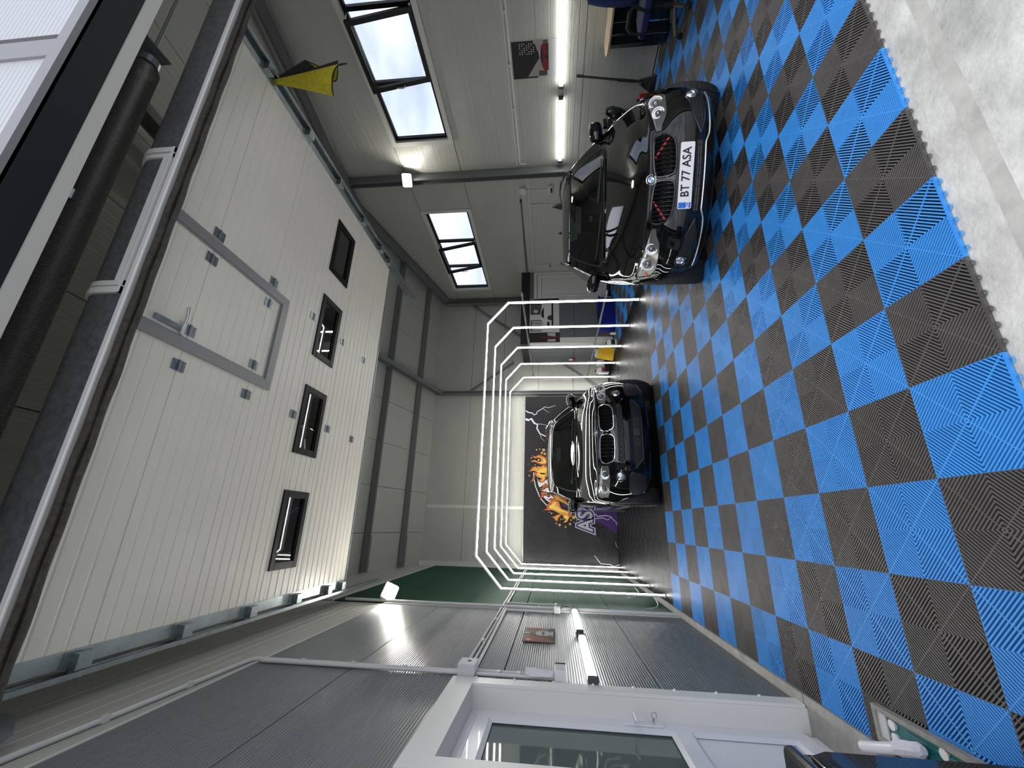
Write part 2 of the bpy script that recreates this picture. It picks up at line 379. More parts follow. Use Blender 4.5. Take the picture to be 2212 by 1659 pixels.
# outer sheeting in separate bays with trims between them
for a, b in [(-4.5, -1.02), (-.98, .97), (1.02, 2.10), (2.28, 4.3), (4.35, 9.0)]:
    panel_box(wf, FAC, 'X', a, b, 4.27, 6.4, -1.04, sgn=-1, t=.02, grooves=[])
mb = MB(); mb.box(-4.5, 9, -1.065, -1.02, 4.198, 4.27); mb.build('opening_trim', GTRIM, wf)
mb = MB(); mb.box(2.10, 2.235, -1.055, -1.02, 4.27, 6.4); mb.build('bay_trim', GTRIM, wf)
mb = MB(); mb.box(2.235, 2.28, -1.05, -1.035, 4.27, 6.4); mb.build('bay_shadow_gap', mat('dark_brown_seal', (.05, .04, .045), .6), wf)
mb = MB(); mb.box(4.02, 9, -1.06, -1.03, -.02, 4.2); mb.build('facade_pier', FAC, wf)

# ---- roof: steel-sheet panels sloping down both ways from the ridge
ce = bpy.data.objects.new('ceiling', None); COL.objects.link(ce); struct(ce)
def roof_strip(x0, x1, y0, y1):
    z0, z1 = roof_z(y0), roof_z(y1); mb = MB(); L = sqrt((y1-y0)**2+(z1-z0)**2)
    V = (Vector((0, y1-y0, z1-z0))/L); Nn = Vector((0, V.z, -V.y))
    ribbed(mb, (x1-G, y0, z0), V, (-1, 0, 0), Nn, L, x1-x0-2*G, steps(.1, x1-x0, .1), .010, .002, .05)
    mb.build('roof_panel', ROOFP, ce)
xs = [-1.60]+[-.48+k for k in range(8)]
for a, b in zip(xs, xs[1:]):
    roof_strip(a, b, RIDGE_Y, 9.05); roof_strip(a, b, -1.0, RIDGE_Y)
mb = MB(); mb.flat([(-1.7, -1.1), (6.7, -1.1), (6.7, 4.6), (-1.7, 4.6)], (0, 0, 0), (1, 0, 0), (0, 1, 0)); mb.v = [(x, y, roof_z(y)+.09) for x, y, z in mb.v]
k = MB(); k.flat([(-1.7, 4.6), (6.7, 4.6), (6.7, 9.2), (-1.7, 9.2)], (0, 0, 0), (1, 0, 0), (0, 1, 0)); mb.add([(x, y, roof_z(y)+.09) for x, y, z in k.v], k.f)
mb.build('roof_deck', BLACKM, ce)

# ---- windows in the right wall
def window(num, y0, y1, label):
    root = struct(bpy.data.objects.new('window_%d' % num, None)); COL.objects.link(root); root.location = (XR, (y0+y1)/2, 3.4)
    z0, z1 = 3.40, 4.57; t = .085
    mb = MB()                                   # cream surround with mitred corners
    for P in ([(y0, z0), (y1, z0), (y1-t, z0+t), (y0+t, z0+t)], [(y1, z0), (y1, z1), (y1-t, z1-t), (y1-t, z0+t)],
              [(y1, z1), (y0, z1), (y0+t, z1-t), (y1-t, z1-t)], [(y0, z1), (y0, z0), (y0+t, z0+t), (y0+t, z1-t)]):
        mb.prism(P, (XR-.022, 0, 0), (0, 1, 0), (0, 0, 1), (1, 0, 0), .16)
    mb.build('surround', CREAM_PLAIN, root)
    Y0, Y1, Z0, Z1 = y0+t, y1-t, z0+t, z1-t; f = .045; X = XR+.035
    mb = MB(); mb.box(X, X+.06, Y0, Y1, Z0, Z0+f); mb.box(X, X+.06, Y0, Y1, Z1-f, Z1); mb.box(X, X+.06, Y0, Y0+f, Z0+f, Z1-f); mb.box(X, X+.06, Y1-f, Y1, Z0+f, Z1-f)
    w3 = (Y1-Y0)/3; ya, yb = Y0+w3, Y1-w3
    mb.box(X, X+.06, ya-.03, ya+.03, Z0+f, Z1-f); mb.box(X, X+.06, yb-.03, yb+.03, Z0+f, Z1-f)
    mb.build('frame', BLACKFRAME, root)
    for a, b in ((Y0+f, ya-.03), (yb+.03, Y1-f)):
        p = MB(); p.box(X+.028, X+.032, a, b, Z0+f, Z1-f); p.build('pane', WINGLASS, root)
    # middle sash hinged at the foot and leaning into the room
    a, b = ya+.012, yb-.012; sash = MB(); H = Z1-Z0-.03; s = .07
    sash.box(-.05, .0, a, b, 0, s); sash.box(-.05, 0, a, b, H-s, H); sash.box(-.05, 0, a, a+s, s, H-s); sash.box(-.05, 0, b-s, b, s, H-s)
    pane = MB(); pane.box(-.03, -.026, a+s, b-s, s, H-s)
    ang = radians(11.5); ca, sa = cos(ang), sin(ang)
    for q in (sash, pane): q.v = [(X+x*ca-z*sa, y, Z0+.015+x*sa*-1*-1+z*ca) for x, y, z in q.v]
    so = sash.build('sash', BLACKFRAME, root)
    po = pane.build('pane', WINGLASS, so)
    h = MB(); ym = b-s*.4; pv = lambda x, z: (X+x*ca-z*sa, Z0+.015+x*sa+z*ca)
    hx, hz = pv(-.06, H*.45); h.tube([(hx, ym, hz), (hx-.035, ym, hz), (hx-.05, ym, hz+.03), (hx-.045, ym, hz+.13)], .011, 8); h.build('handle', WHITE, so, smooth=True)
    ax, az = pv(-.02, H-.02)
    st = MB(); st.bar((X+.01, a+.03, Z1-.03), (ax, a+.02, az), .012, .006); st.bar((X+.01, b-.03, Z1-.03), (ax, b-.02, az), .012, .006); st.build('stay_arm', ALU, root)
    hg = MB(); hg.box(X-.03, X, a-.02, a+.05, Z0+.02, Z0+.05); hg.build('hinge', WHITE, root)
window(1, .0, 3.27, '')
window(2, 4.95, 8.30, '')

# ---- steel frame
def ibeam(mb, p, q, h, w, tf=.012, tw=.008, up=(0, 0, 1)):
    p, q = Vector(p), Vector(q); d = (q-p).normalized(); a = d.cross(Vector(up)).normalized(); b = a.cross(d).normalized()
    prof = [(-w/2, -h/2), (w/2, -h/2), (w/2, -h/2+tf), (tw/2, -h/2+tf), (tw/2, h/2-tf), (w/2, h/2-tf), (w/2, h/2), (-w/2, h/2), (-w/2, h/2-tf), (-tw/2, h/2-tf), (-tw/2, -h/2+tf), (-w/2, -h/2+tf)]
    A = [p+a*x+b*y for x, y in prof]; B = [q+a*x+b*y for x, y in prof]; n = 12
    mb.add(A+B, [(i, (i+1) % n, n+(i+1) % n, n+i) for i in range(n)]+[tuple(range(n))[::-1], tuple(range(n, 2*n))])
def steel(name, label, parts, cat='steel beam', group=None):
    mb = MB()
    for a in parts: ibeam(mb, *a)
    return tag(mb.build(name, STEEL_PAINT), label, cat, group)
ru = .20
steel('roof_rafter', 'grey steel rafter sloping along the roof edge above the right wall windows', [((6.36, 8.85, roof_z(8.85)-ru), (6.36, RIDGE_Y, roof_z(RIDGE_Y)-ru), .2, .10), ((6.36, RIDGE_Y, roof_z(RIDGE_Y)-ru), (6.36, -.75, roof_z(-.75)-ru), .2, .10)])
steel('roof_rafter', 'grey steel rafter crossing the middle of the roof down to the back wall post', [((3.35, 8.85, roof_z(8.85)-ru), (3.35, RIDGE_Y, roof_z(RIDGE_Y)-ru), .18, .10), ((3.35, RIDGE_Y, roof_z(RIDGE_Y)-ru), (3.35, -.75, roof_z(-.75)-ru), .18, .10)])
steel('steel_post', 'grey steel post at the back wall beside the printed banner', [((3.35, 8.80, 0), (3.35, 8.80, 4.88), .10, .16, .012, .008, (1, 0, 0))], 'post')
steel('steel_post', 'grey steel post in the back corner beside the right wall', [((6.34, 8.80, 2.4), (6.34, 8.80, 4.9), .12, .16, .012, .008, (1, 0, 0))], 'post')
steel('steel_post', 'grey steel post on the right wall between its two windows', [((6.41, 3.98, 0), (6.41, 3.98, 5.75), .13, .17, .012, .008, (0, 1, 0))], 'post')
def purlin(y, label):
    z = roof_z(y)-.075; t = thing('roof_purlin', label, 'purlin', (2.6, y, z))
    mb = MB(); mb.box(-1.02, 6.45, y-.035, y+.035, z-.07, z+.055); mb.build('rail', STEEL_PAINT, t)
    mb = MB(); mb.box(-1.24, -.55, y-.045, y+.045, z-.085, z+.055); mb.build('sleeve', STEEL_PAINT, t)
purlin(6.62, 'grey roof purlin nearer the raised gate panels'); purlin(7.93, 'grey roof purlin nearer the back wall')
def brace(label, p, q):
    mb = MB(); mb.bar(p, q, .07, .012, (0, 1, 0)); mb.bar(p, q, .012, .05, (0, 1, 0)); tag(mb.build('wall_brace', STEEL_PAINT), label, 'brace', None)
brace('diagonal grey brace running from the top back corner down to the middle post foot', (6.26, 8.84, 4.05), (3.5, 8.84, .22))
brace('diagonal grey brace rising leftwards from the black topped cabin to the middle post', (4.3, 8.80, 2.72), (3.42, 8.80, 3.98))
# ================================================================ raised sectional gate
GX0, GX1, GZ = -1.06, 3.95, 4.37
gate = thing('sectional_gate', 'raised cream sectional gate running flat under the roof with four windows', 'gate', (1.45, -.43, 3.99))
secs = [-.36, .27, .98, 1.69, 2.39, 3.03, 3.44]
WINX = [(2.76, 3.49), (1.60, 2.37), (.465, 1.195), (-.70, .035)]; WY0, WY1 = 1.82, 2.23
for a, b in zip(secs, secs[1:]):
    mb = MB(); O = lambda x, y: (x, y, GZ)
    if abs(a-1.69) < .01:
        for y0, y1, gs in ((a+.003, WY0, [.06]), (WY1, b-.003, [.06, .13])): ribbed(mb, O(GX0, y0), (1,0,0), (0,1,0), (0,0,-1), GX1-GX0, y1-y0, gs, .022, .004, .04)
        ex = [GX0]+[x for p in sorted(WINX) for x in p]+[GX1]
        for k in range(0, len(ex), 2): ribbed(mb, O(ex[k], WY0), (1,0,0), (0,1,0), (0,0,-1), ex[k+1]-ex[k], WY1-WY0, [.05, .16, .26, .36], .022, .004, .04)
    else:
        L = b-a-.006; n = round(L/.105); ribbed(mb, O(GX0, a+.003), (1,0,0), (0,1,0), (0,0,-1), GX1-GX0, L, [L*(k+.5)/n+.03 for k in range(n)], .022, .004, .04)
    mb.build('gate_panel', DOORIN, gate)
prof = [(-.41, 4.05), (-.45, 4.05), (-.45, 4.26)]+[(-.45+.16-.16*cos(t), 4.26+.16*sin(t)) for t in [radians(a) for a in (12, 24, 36, 48, 60, 72, 84)]]+[(-.27, 4.422), (-.27, 4.40)]+[(-.41+.13-.13*cos(t), 4.24+.13*sin(t)) for t in [radians(a) for a in (80, 60, 40, 20)]]
mb = MB(); n = len(prof)
mb.add([(GX0, y, z) for y, z in prof]+[(GX1, y, z) for y, z in prof], [(i, (i+1) % n, n+(i+1) % n, n+i) for i in range(n)])
o = mb.build('bottom_section', DOORSKIN, gate, smooth=True); o['label'] = 'dark anthracite outer skin of the lowest gate section'
mb = MB(); mb.box(GX0, GX1, -.466, -.405, 4.045, 4.082); mb.build('bottom_profile', WALU, gate, bevel=.006)
mb = MB(); mb.box(GX0, GX1, -.456, -.41, 4.022, 4.045); mb.build('profile_lip', GREYFRAME, gate)
mb = MB(); N_ = 60
for yo, zb in ((-.452, 3.996), (-.415, 3.985)):
    mb.grid([[(GX0+(GX1-GX0)*k/N_, yo+dy+.003*sin(k*1.3+yo*40), z+.002*sin(k*.9+yo*90)) for dy, z in ((0, 4.024), (-.004, zb+.01), (.012, zb), (.030, zb+.008), (.034, 4.024))] for k in range(N_+1)])
mb.build('rubber_seal', RUBBER_D, gate, smooth=True)
# wicket door in the gate: grey frame inside, bright double frame on the outer skin
mb = MB()
mb.prism([(1.86, -.27), (1.945, -.27), (1.945, 1.235), (1.86, 1.15)], (0, 0, GZ), (1,0,0), (0,1,0), (0,0,-1), .022)
mb.prism([(.95, -.27), (1.035, -.27), (1.035, 1.15), (.95, 1.235)], (0, 0, GZ), (1,0,0), (0,1,0), (0,0,-1), .022)
mb.prism([(.95, 1.235), (1.035, 1.15), (1.86, 1.15), (1.945, 1.235)], (0, 0, GZ), (1,0,0), (0,1,0), (0,0,-1), .022)
mb.box(1.845, 1.862, -.27, 1.135, GZ-.012, GZ); mb.box(1.033, 1.05, -.27, 1.135, GZ-.012, GZ); mb.box(1.033, 1.862, 1.135, 1.152, GZ-.012, GZ)
o = mb.build('wicket_frame', GREYFRAME, gate, bevel=.003); o['label'] = 'grey frame of the small door in the gate, seen from inside'
mb = MB()
def outer(x0, x1, w0):
    pts = [(-.452-w0, 4.10), (-.452-w0, 4.26)]+[(-.452+.16-(.16+w0)*cos(t), 4.26+(.16+w0)*sin(t)) for t in [radians(a) for a in (15, 30, 45, 60, 75)]]
    for (y0, z0), (y1, z1) in zip(pts, pts[1:]): mb.add([(x0, y0, z0), (x1, y0, z0), (x1, y1, z1), (x0, y1, z1), (x0, y0+.02, z0), (x1, y0+.02, z0), (x1, y1+.02, z1), (x0, y1+.02, z1)], [(0,1,2,3), (0,3,7,4), (1,5,6,2), (0,4,5,1), (3,2,6,7)])
for a, b, w in ((.995, 1.035, .014), (1.045, 1.078, .010), (2.032, 2.065, .010), (2.075, 2.115, .014)): outer(a, b, w)
mb.box(.995, 2.115, -.468, -.445, 4.100, 4.118); mb.box(1.07, 2.04, -.464, -.445, 4.126, 4.162)
o = mb.build('wicket_outer_frame', WALU, gate); o['label'] = 'bright aluminium frame of the small door on the dark outer skin'
mb = MB(); mb.box(1.075, 1.115, -.02, .19, GZ-.022, GZ); mb.cyl((1.095, .045, GZ-.023), (1.095, .045, GZ-.018), .012)
hb = mb.build('handle_plate', GALV_D, gate, bevel=.004)
mb = MB(); mb.tube([(1.095, .15, GZ-.02), (1.095, .15, GZ-.07), (1.11, .152, GZ-.082), (1.17, .156, GZ-.08), (1.25, .15, GZ-.07)], [.012, .012, .014, .014, .012], 10); mb.build('handle_lever', ALU, hb, smooth=True)
mb = MB(); mb.box(1.05, 1.15, .185, .215, GZ-.03, GZ-.0); mb.build('latch', ALU, gate)
def hinge(x, y):
    mb = MB(); mb.box(x-.042, x+.042, y-.055, y-.006, GZ-.007, GZ); mb.box(x-.042, x+.042, y+.006, y+.055, GZ-.007, GZ)
    h = mb.build('hinge', GALV, gate)
    k = MB(); k.cyl((x-.042, y, GZ-.012), (x+.042, y, GZ-.012), .008, 8)
    for dx in (-.026, 0, .026):
        for dy in (-.034, .034): k.cyl((x+dx, y+dy, GZ-.011), (x+dx, y+dy, GZ-.006), .006, 6)
    k.build('hinge_pin', GALV_D, h)
for y in secs[1:-1]:
    for x in (2.01, .83)+((1.77, 1.12) if y < 1.2 else ()): hinge(x, y)
for x0, x1 in WINX:
    f = .05; mb = MB()
    for P in (rrect(x0-.02, x1+.02, WY0-.02, WY1+.02, .015, 2),): pass
    mb.box(x0-.02, x1+.02, WY0-.02, WY0+f, GZ-.014, GZ+.02); mb.box(x0-.02, x1+.02, WY1-f, WY1+.02, GZ-.014, GZ+.02)
    mb.box(x0-.02, x0+f, WY0+f, WY1-f, GZ-.014, GZ+.02); mb.box(x1-f, x1+.02, WY0+f, WY1-f, GZ-.014, GZ+.02)
    mb.box(x0+f, x1-f, WY1-f-.018, WY1-f, GZ-.006, GZ+.03)
    wf_ = mb.build('gate_window', BLACKFRAME, gate, bevel=.004)
    p = MB(); p.box(x0+f, x1-f, WY0+f, WY1-f, GZ+.008, GZ+.012); p.build('pane', ACRYL, wf_)
for s, x0, x1 in ((-1, GX0-.005, GX0+.085), (1, GX1-.085, GX1+.005)):
    mb = MB(); mb.box(x0, x1, -.27, 3.44, GZ-.006, GZ+.045); o = mb.build('side_stile', GALV, gate)
    xo = x0 if s < 0 else x1
    for y in secs[1:]:
        y = y-.07 if y > 3.4 else y
        k = MB(); k.box(min(xo+s*.015, xo-s*.075), max(xo+s*.015, xo-s*.075), y-.10, y-.01, GZ-.066, GZ-.006); k.box(min(xo-s*.085, xo), max(xo-s*.085, xo), y-.135, y+.022, GZ-.010, GZ-.004)
        for yy in (y-.12, y+.006):
            for xx in (.02, .065): k.cyl((xo-s*xx, yy, GZ-.018), (xo-s*xx, yy, GZ-.006), .008, 6)
        b_ = k.build('roller_bracket', GALV, gate, bevel=.004)
        k = MB(); k.cyl((xo-s*.02, y-.045, GZ-.03), (xo+s*.05, y-.045, GZ-.03), .006, 8); k.cyl((xo+s*.032, y-.045, GZ-.03), (xo+s*.058, y-.045, GZ-.03), .022, 12); k.build('roller', GALV_D, b_)
mb = MB(); mb.box(GX0, GX1, 3.438, 3.452, GZ-.012, GZ+.05); mb.build('top_edge', GALV, gate)
# tracks, shaft and spring
def track(x, s, y1, label):
    t = thing('gate_track', label, 'track', (x, 1.5, GZ))
    mb = MB(); pr = [(0, .035), (0, -.035), (s*.028, -.035), (s*.028, -.02), (s*.003, -.03), (s*.003, .03), (s*.028, .02), (s*.028, .035)]
    pts = [(x+a, b+GZ-.02) for a, b in [(-v, z) for v, z in pr]]; n = len(pts)
    mb.add([(a, -.28, b) for a, b in pts]+[(a, y1, b) for a, b in pts], [(i, (i+1) % n, n+(i+1) % n, n+i) for i in range(n)]+[tuple(range(n)), tuple(range(n, 2*n))])
    mb.build('rail', GALV, t)
    c = MB(); c.bar((x+.02*s, -.3, GZ+.085), (x+.02*s, y1-.1, GZ+.085), .05, .03); c.build('upper_rail', GALV_D, t)
    if s < 0:
        c = MB(); c.prism([(-.46, 4.40), (-.07, 4.40), (-.09, 4.26), (-.26, 4.03), (-.46, 3.92)], (x-.075, 0, 0), (0,1,0), (0,0,1), (1,0,0), .004); c.build('track_plate', GALV, t)
    c = MB()
    P = [(x+.066*s, -.60, .05), (x+.066*s, -.60, 3.90)]+[(x+.066*s, -.60+.44-.44*cos(q), 3.90+.44*sin(q)) for q in [radians(a) for a in (15, 30, 45, 60, 75, 90)]]
    c.tube(P, .028, 6); c.build('curved_rail', GALV, t)
    for yy in (1.2, 3.1):
        h = MB(); h.bar((x+s*.02, yy, GZ+.06), (x+s*.02, yy, roof_z(yy)-.06), .035, .004, (1, 0, 0)); h.build('hanger', GALV_D, t)
track(-1.115, -1, 4.60, 'galvanised gate track running along the left grey wall'); track(4.005, 1, 4.60, 'galvanised gate track on the right with the yellow cloth draped over it')
sh = thing('spring_shaft', 'dark coil spring shaft above the gateway behind the lintel', 'spring', (1.4, -.45, 4.64))
mb = MB(); mb.cyl((-1.2, -.45, 4.64), (4.0, -.45, 4.64), .0127, 10); mb.build('shaft', GALV_D, sh, smooth=True)
mb = MB(); turns = 250; P = [(-.3+3.25*k/(turns*10), -.45+.085*cos(2*pi*k/10), 4.64+.085*sin(2*pi*k/10)) for k in range(turns*10+1)]
mb.tube(P, .0055, 4); mb.build('coil_spring', mat('oiled_spring_steel', (.17, .16, .155), .38, metal=.5), sh, smooth=True)
for x in (3.02, -.4):
    mb = MB(); mb.cyl((x-.03, -.45, 4.64), (x+.03, -.45, 4.64), .07, 16); mb.build('spring_plug', GALV_D, sh)
mb = MB(); mb.box(1.66, 1.672, -.77, -.40, 4.60, 4.76); mb.cyl((1.63, -.55, 4.60), (1.70, -.55, 4.60), .022, 8); mb.build('bearing_bracket', GALV, sh)
mb = MB(); mb.box(3.10, 3.11, -.77, -.38, 4.54, 4.80); mb.build('bearing_bracket', GALV_D, sh)
# ---- yellow microfibre cloth hung over the right track
def cloth():
    t = thing('microfibre_cloth', 'yellow and black microfibre cloth hanging from the right gate track', 'cloth', (4.0, .36, 4.34))
    mb = MB(); top = Vector((3.985, .36, 4.425)); U_, D_ = Vector((.945, -.327, 0)), Vector((.327, .945, 0))
    C = [(.12, .05, .50), (.15, -.02, .36), (.10, -.07, .40), (.03, -.05, .50), (-.02, .0, .56), (.02, .07, .60), (.09, .06, .62), (.12, -.01, .66), (.07, -.08, .70), (-.01, -.09, .68), (-.06, -.03, .62), (-.10, .05, .58), (-.15, .02, .60), (-.13, -.07, .64), (-.06, -.12, .68), (.0, -.13, .74), (.03, -.10, .80)]
    P_ = [Vector(c) for c in C]; P_ = [P_[0]*2-P_[1]]+P_+[P_[-1]*2-P_[-2]]; E_ = []
    for i in range(1, len(P_)-2):
        for t_ in (0, .25, .5, .75):
            a, b, c, d = P_[i-1:i+3]; E_.append(.5*((2*b)+(c-a)*t_+(2*a-5*b+4*c-d)*t_*t_+(3*b-a-3*c+d)*t_**3))
    E_.append(P_[-2]); nv = 14; rows = []
    for i in range(nv+1):
        f = i/nv; g_ = .10+.90*f**1.15
        rows.append([tuple(top+U_*(e.x*1.12*g_-.01*f)+D_*(e.y*1.1*g_)-Vector((0, 0, 1))*(e.z*1.08*f)) for e in E_])
    mb.grid(rows)
    o = mb.build('fabric', [mat('charcoal_microfibre', (.018, .017, .018), .95, bump=(240, .004)), mat('yellow_microfibre', (.46, .40, .02), .95, bump=(240, .004), var=(22, .22))], t, smooth=False, fix=False)
    o.data.shade_smooth()
    s = o.modifiers.new('thick', 'SOLIDIFY'); s.thickness = .009; s.offset = 0; s.material_offset = 1
    b = MB(); b.tube(rows[-1], .006, 6); b.tube([r[0] for r in rows], .006, 6); b.tube([r[-1] for r in rows], .006, 6)
    b.build('hem', mat('charcoal_microfibre', (.018, .017, .018), .95), t, smooth=True)
cloth()

# ================================================================ light tunnel
FRX = [(-1.14, .012), (-1.14, 2.38), (-.70, 2.785), (3.285, 2.785), (3.725, 2.41), (3.725, .012)]
names5 = ['nearest', 'second', 'middle', 'fourth', 'farthest']
SLV = mat('white_aluminium_profile', (.78, .78, .76), .35, metal=.2)
def mitre(path, off):
    out = []
    for i, p in enumerate(path):
        p = Vector(p); a = (p-Vector(path[i-1])).normalized() if i else None; b = (Vector(path[i+1])-p).normalized() if i < len(path)-1 else None
        d = ((a or b)+(b or a)).normalized(); nrm = Vector((d.y, -d.x)); c = 1.0 if a is None or b is None else max(.5, (a+b).length/2)
        out.append(p+nrm*off/c)
    return out
def frame(i, y):
    yw = .021
    t = thing('light_frame', '%s of the five white light arches over the dark floor' % names5[i], 'light', (1.29, y, 0), 0, 'light arches of the tunnel')
    inn, mid, out = mitre(FRX, .017), mitre(FRX, .004), mitre(FRX, -.015)       # +offset points to the inside of the arch
    for k in range(5):
        mb = MB(); q = [inn[k], inn[k+1], mid[k+1], mid[k]]
        mb.prism([(v.x, v.y) for v in q], (0, y-yw, 0), (1,0,0), (0,0,1), (0,1,0), yw*2)
        o = mb.build('light_bar', LEDM, t)
        mb = MB(); q = [mid[k], mid[k+1], out[k+1], out[k]]
        mb.prism([(v.x, v.y) for v in q], (0, y-yw-.002, 0), (1,0,0), (0,0,1), (0,1,0), yw*2+.004)
        mb.build('bar_profile', SLV, o)
    for x in (-1.14, 3.725):
        mb = MB(); mb.box(x-.022, x+.022, y-.03, y+.03, 0, .013); mb.build('foot_cap', WHITE, t)
    for x, z in ((-.705, 2.80), (3.29, 2.80)):
        mb = MB(); mb.tube([(x, y, z), (x, y, z+.035)], .01, 6); mb.build('hook', GALV_D, t)
for i in range(5): frame(i, 4.40+1.025*i)
for z, lab in ((2.14, 'upper'), (.60, 'lower')):
    mb = MB(); mb.box(3.744, 3.81, 4.2, 8.75, z-.0015, z+.0015); mb.box(3.807, 3.81, 4.2, 8.75, z-.018, z+.018)
    for k in range(90):
        yy = 4.24+k*.05; mb.box(3.8045, 3.8075, yy-.012, yy+.012, z-.006, z+.006, 1)
    tag(mb.build('slotted_rail', [STEEL_PAINT, BLACKM]), '%s slotted steel rail behind the right legs of the light arches' % lab, 'rail')
def cable(name, label, pts, r, mt, cat='cable', root=None):
    # smooth the given points with a Catmull-Rom pass
    P = [Vector(p) for p in pts]; P = [P[0]*2-P[1]]+P+[P[-1]*2-P[-2]]; out = []
    for i in range(1, len(P)-2):
        for t in (0, .25, .5, .75): 
            a, b, c, d = P[i-1:i+3]; out.append(.5*((2*b)+(c-a)*t+(2*a-5*b+4*c-d)*t*t+(3*b-a-3*c+d)*t**3))
    out.append(P[-2]); mb = MB(); mb.tube(out, r, 6)
    o = mb.build(name, mt, root, smooth=True)
    if root is None: tag(o, label, cat)
    return o
cable('power_cable', 'thin white cable looping from the left wall to the nearest light arch foot', [(-1.262, 3.95, .42), (-1.25, 4.0, .36), (-1.235, 4.05, .22), (-1.22, 4.25, .15), (-1.17, 4.38, .16)], .006, WHITE)
cable('power_cable', 'thin white cable looping from the left wall to the second light arch foot', [(-1.262, 4.9, .45), (-1.25, 4.98, .36), (-1.235, 5.1, .25), (-1.21, 5.28, .22), (-1.17, 5.41, .25)], .006, WHITE)

# ================================================================ tubes and floodlights
def tube_lamp(x, s, y0, y1, z, label):
    t = thing('tube_lamp', label, 'lamp', (x, (y0+y1)/2, z)); h = .034
    mb = MB(); mb.box(min(x, x+s*.012), max(x, x+s*.012), y0, y1, z-h, z+h); mb.build('back_tray', WHITE, t)
    mb = MB(); pr = [(0, -h)]+[(.018+.020*cos(a), h*sin(a)) for a in [radians(q) for q in (-80, -50, -20, 0, 20, 50, 80)]]+[(0, h)]
    pts = [(x+s*(.012+a), z+b) for a, b in pr]; n = len(pts); e = .035
    mb.add([(a, y0+e, b) for a, b in pts]+[(a, y1-e, b) for a, b in pts], [(i, (i+1) % n, n+(i+1) % n, n+i) for i in range(n)]+[tuple(range(n)), tuple(range(n, 2*n))])
    mb.build('diffuser', TUBEM, t)
    for a, b in ((y0-.012, y0+e), (y1-e, y1+.012)):
        mb = MB(); mb.box(min(x, x+s*.056), max(x, x+s*.056), a, b, z-h-.004, z+h+.004); mb.build('end_cap', mat('dark_grey_cap', (.06, .06, .06), .5), t, bevel=.006)
LT, RT = XL+.002, XR-.002
tube_lamp(LT, 1, 1.08, 2.29, 1.325, 'lit tube lamp on the left wall nearer the white door'); tube_lamp(LT, 1, 2.43, 3.60, 1.335, 'lit tube lamp on the left wall nearer the green panels')
tube_lamp(RT, -1, 1.16, 2.39, 1.42, 'lit tube lamp on the right wall under the red car poster'); tube_lamp(RT, -1, 2.545, 3.81, 1.42, 'lit tube lamp on the right wall beside the steel post')
cable('link_cable', 'short cable linking the two tube lamps on the left wall', [(LT+.02, 2.29, 1.325), (LT+.03, 2.33, 1.31), (LT+.03, 2.39, 1.345), (LT+.02, 2.43, 1.335)], .006, WHITE)
cable('link_cable', 'short cable linking the two tube lamps on the right wall', [(RT-.02, 2.40, 1.42), (RT-.015, 2.47, 1.412), (RT-.02, 2.545, 1.42)], .005, BOXG)
def flood(loc, rz, tilt, label, wallx):
    t = thing('floodlight', label, 'lamp', loc, 0)
    M = Matrix.Translation(loc) @ Matrix.Rotation(rz, 4, 'Z') @ Matrix.Rotation(tilt, 4, 'X')
    def put(mb): mb.v = [tuple(M @ Vector(v)) for v in mb.v]; return mb
    mb = MB(); mb.prism(rrect(-.13, .13, -.10, .10, .03, 3), (0, .02, 0), (1,0,0), (0,0,1), (0,1,0), .035); put(mb).build('housing', WHITE, t, bevel=.004)
    mb = MB(); mb.prism(rrect(-.105, .105, -.062, .062, .015, 3), (0, .012, 0), (1,0,0), (0,0,1), (0,1,0), .012); put(mb).build('diffuser', FLOODM, t)
    mb = MB(); mb.tube([(wallx, loc[1], loc[2]), tuple(M @ Vector((0, .06, 0)))], .012, 6); mb.build('bracket', GALV_D, t)
flood((-1.13, 3.74, 3.83), radians(50), radians(32), 'bright floodlight high on the left wall where grey meets green', XL)
flood((6.28, 3.86, 4.48), radians(-38), radians(24), 'bright floodlight on the steel post of the right wall', 6.42)

# ================================================================ conduits and sockets
def conduit(name, label, paths, r=.0125, clips=(), mt=CONDUIT):
    t = thing(name, label, 'conduit', paths[0][0])
    for p in paths:
        mb = MB(); mb.tube(p, r, 8); mb.build('pipe', mt, t, smooth=True)
    for c in clips:
        mb = MB(); x, y, z = c; mb.box(x-.014, x+.018, y-.02, y+.02, z-.012, z+.012); mb.build('clip', mt, t)
    return t
cx = XL+.016
conduit('conduit_pipes', 'pair of grey conduits running level along the left wall to the back', [[(cx, 1.26, 2.265), (cx, 8.85, 2.285)], [(cx, 1.26, 2.225), (cx, 8.85, 2.245)], [(cx, 1.26, 2.185), (cx, 3.60, 2.205)]], .013, [(cx, 2.0, 2.25), (cx, 2.9, 2.25)])
conduit('conduit_pipe', 'grey conduit climbing from the junction box and turning along the grey wall top', [[(cx, 1.17, 2.29), (cx, 1.16, 3.86), (cx, 1.13, 3.895), (cx, 1.08, 3.905), (cx, .2, 3.955), (cx, -.75, 4.02)], [(cx, 1.14, 2.29), (cx, 1.13, 3.82)]], .014, [(cx, 1.155, 2.7), (cx, 1.155, 3.1), (cx, 1.155, 3.5), (cx, .6, 3.93), (cx, .1, 3.96)])
conduit('conduit_pipe', 'grey conduit standing on the joint between grey and green wall panels', [[(cx+.012, 3.66, .05), (cx+.012, 3.66, 2.16)], [(cx+.012, 3.66, 2.16), (cx+.012, 3.66, 4.42)]], .02, [(cx+.006, 3.66, 2.5), (cx+.006, 3.66, 3.2)])
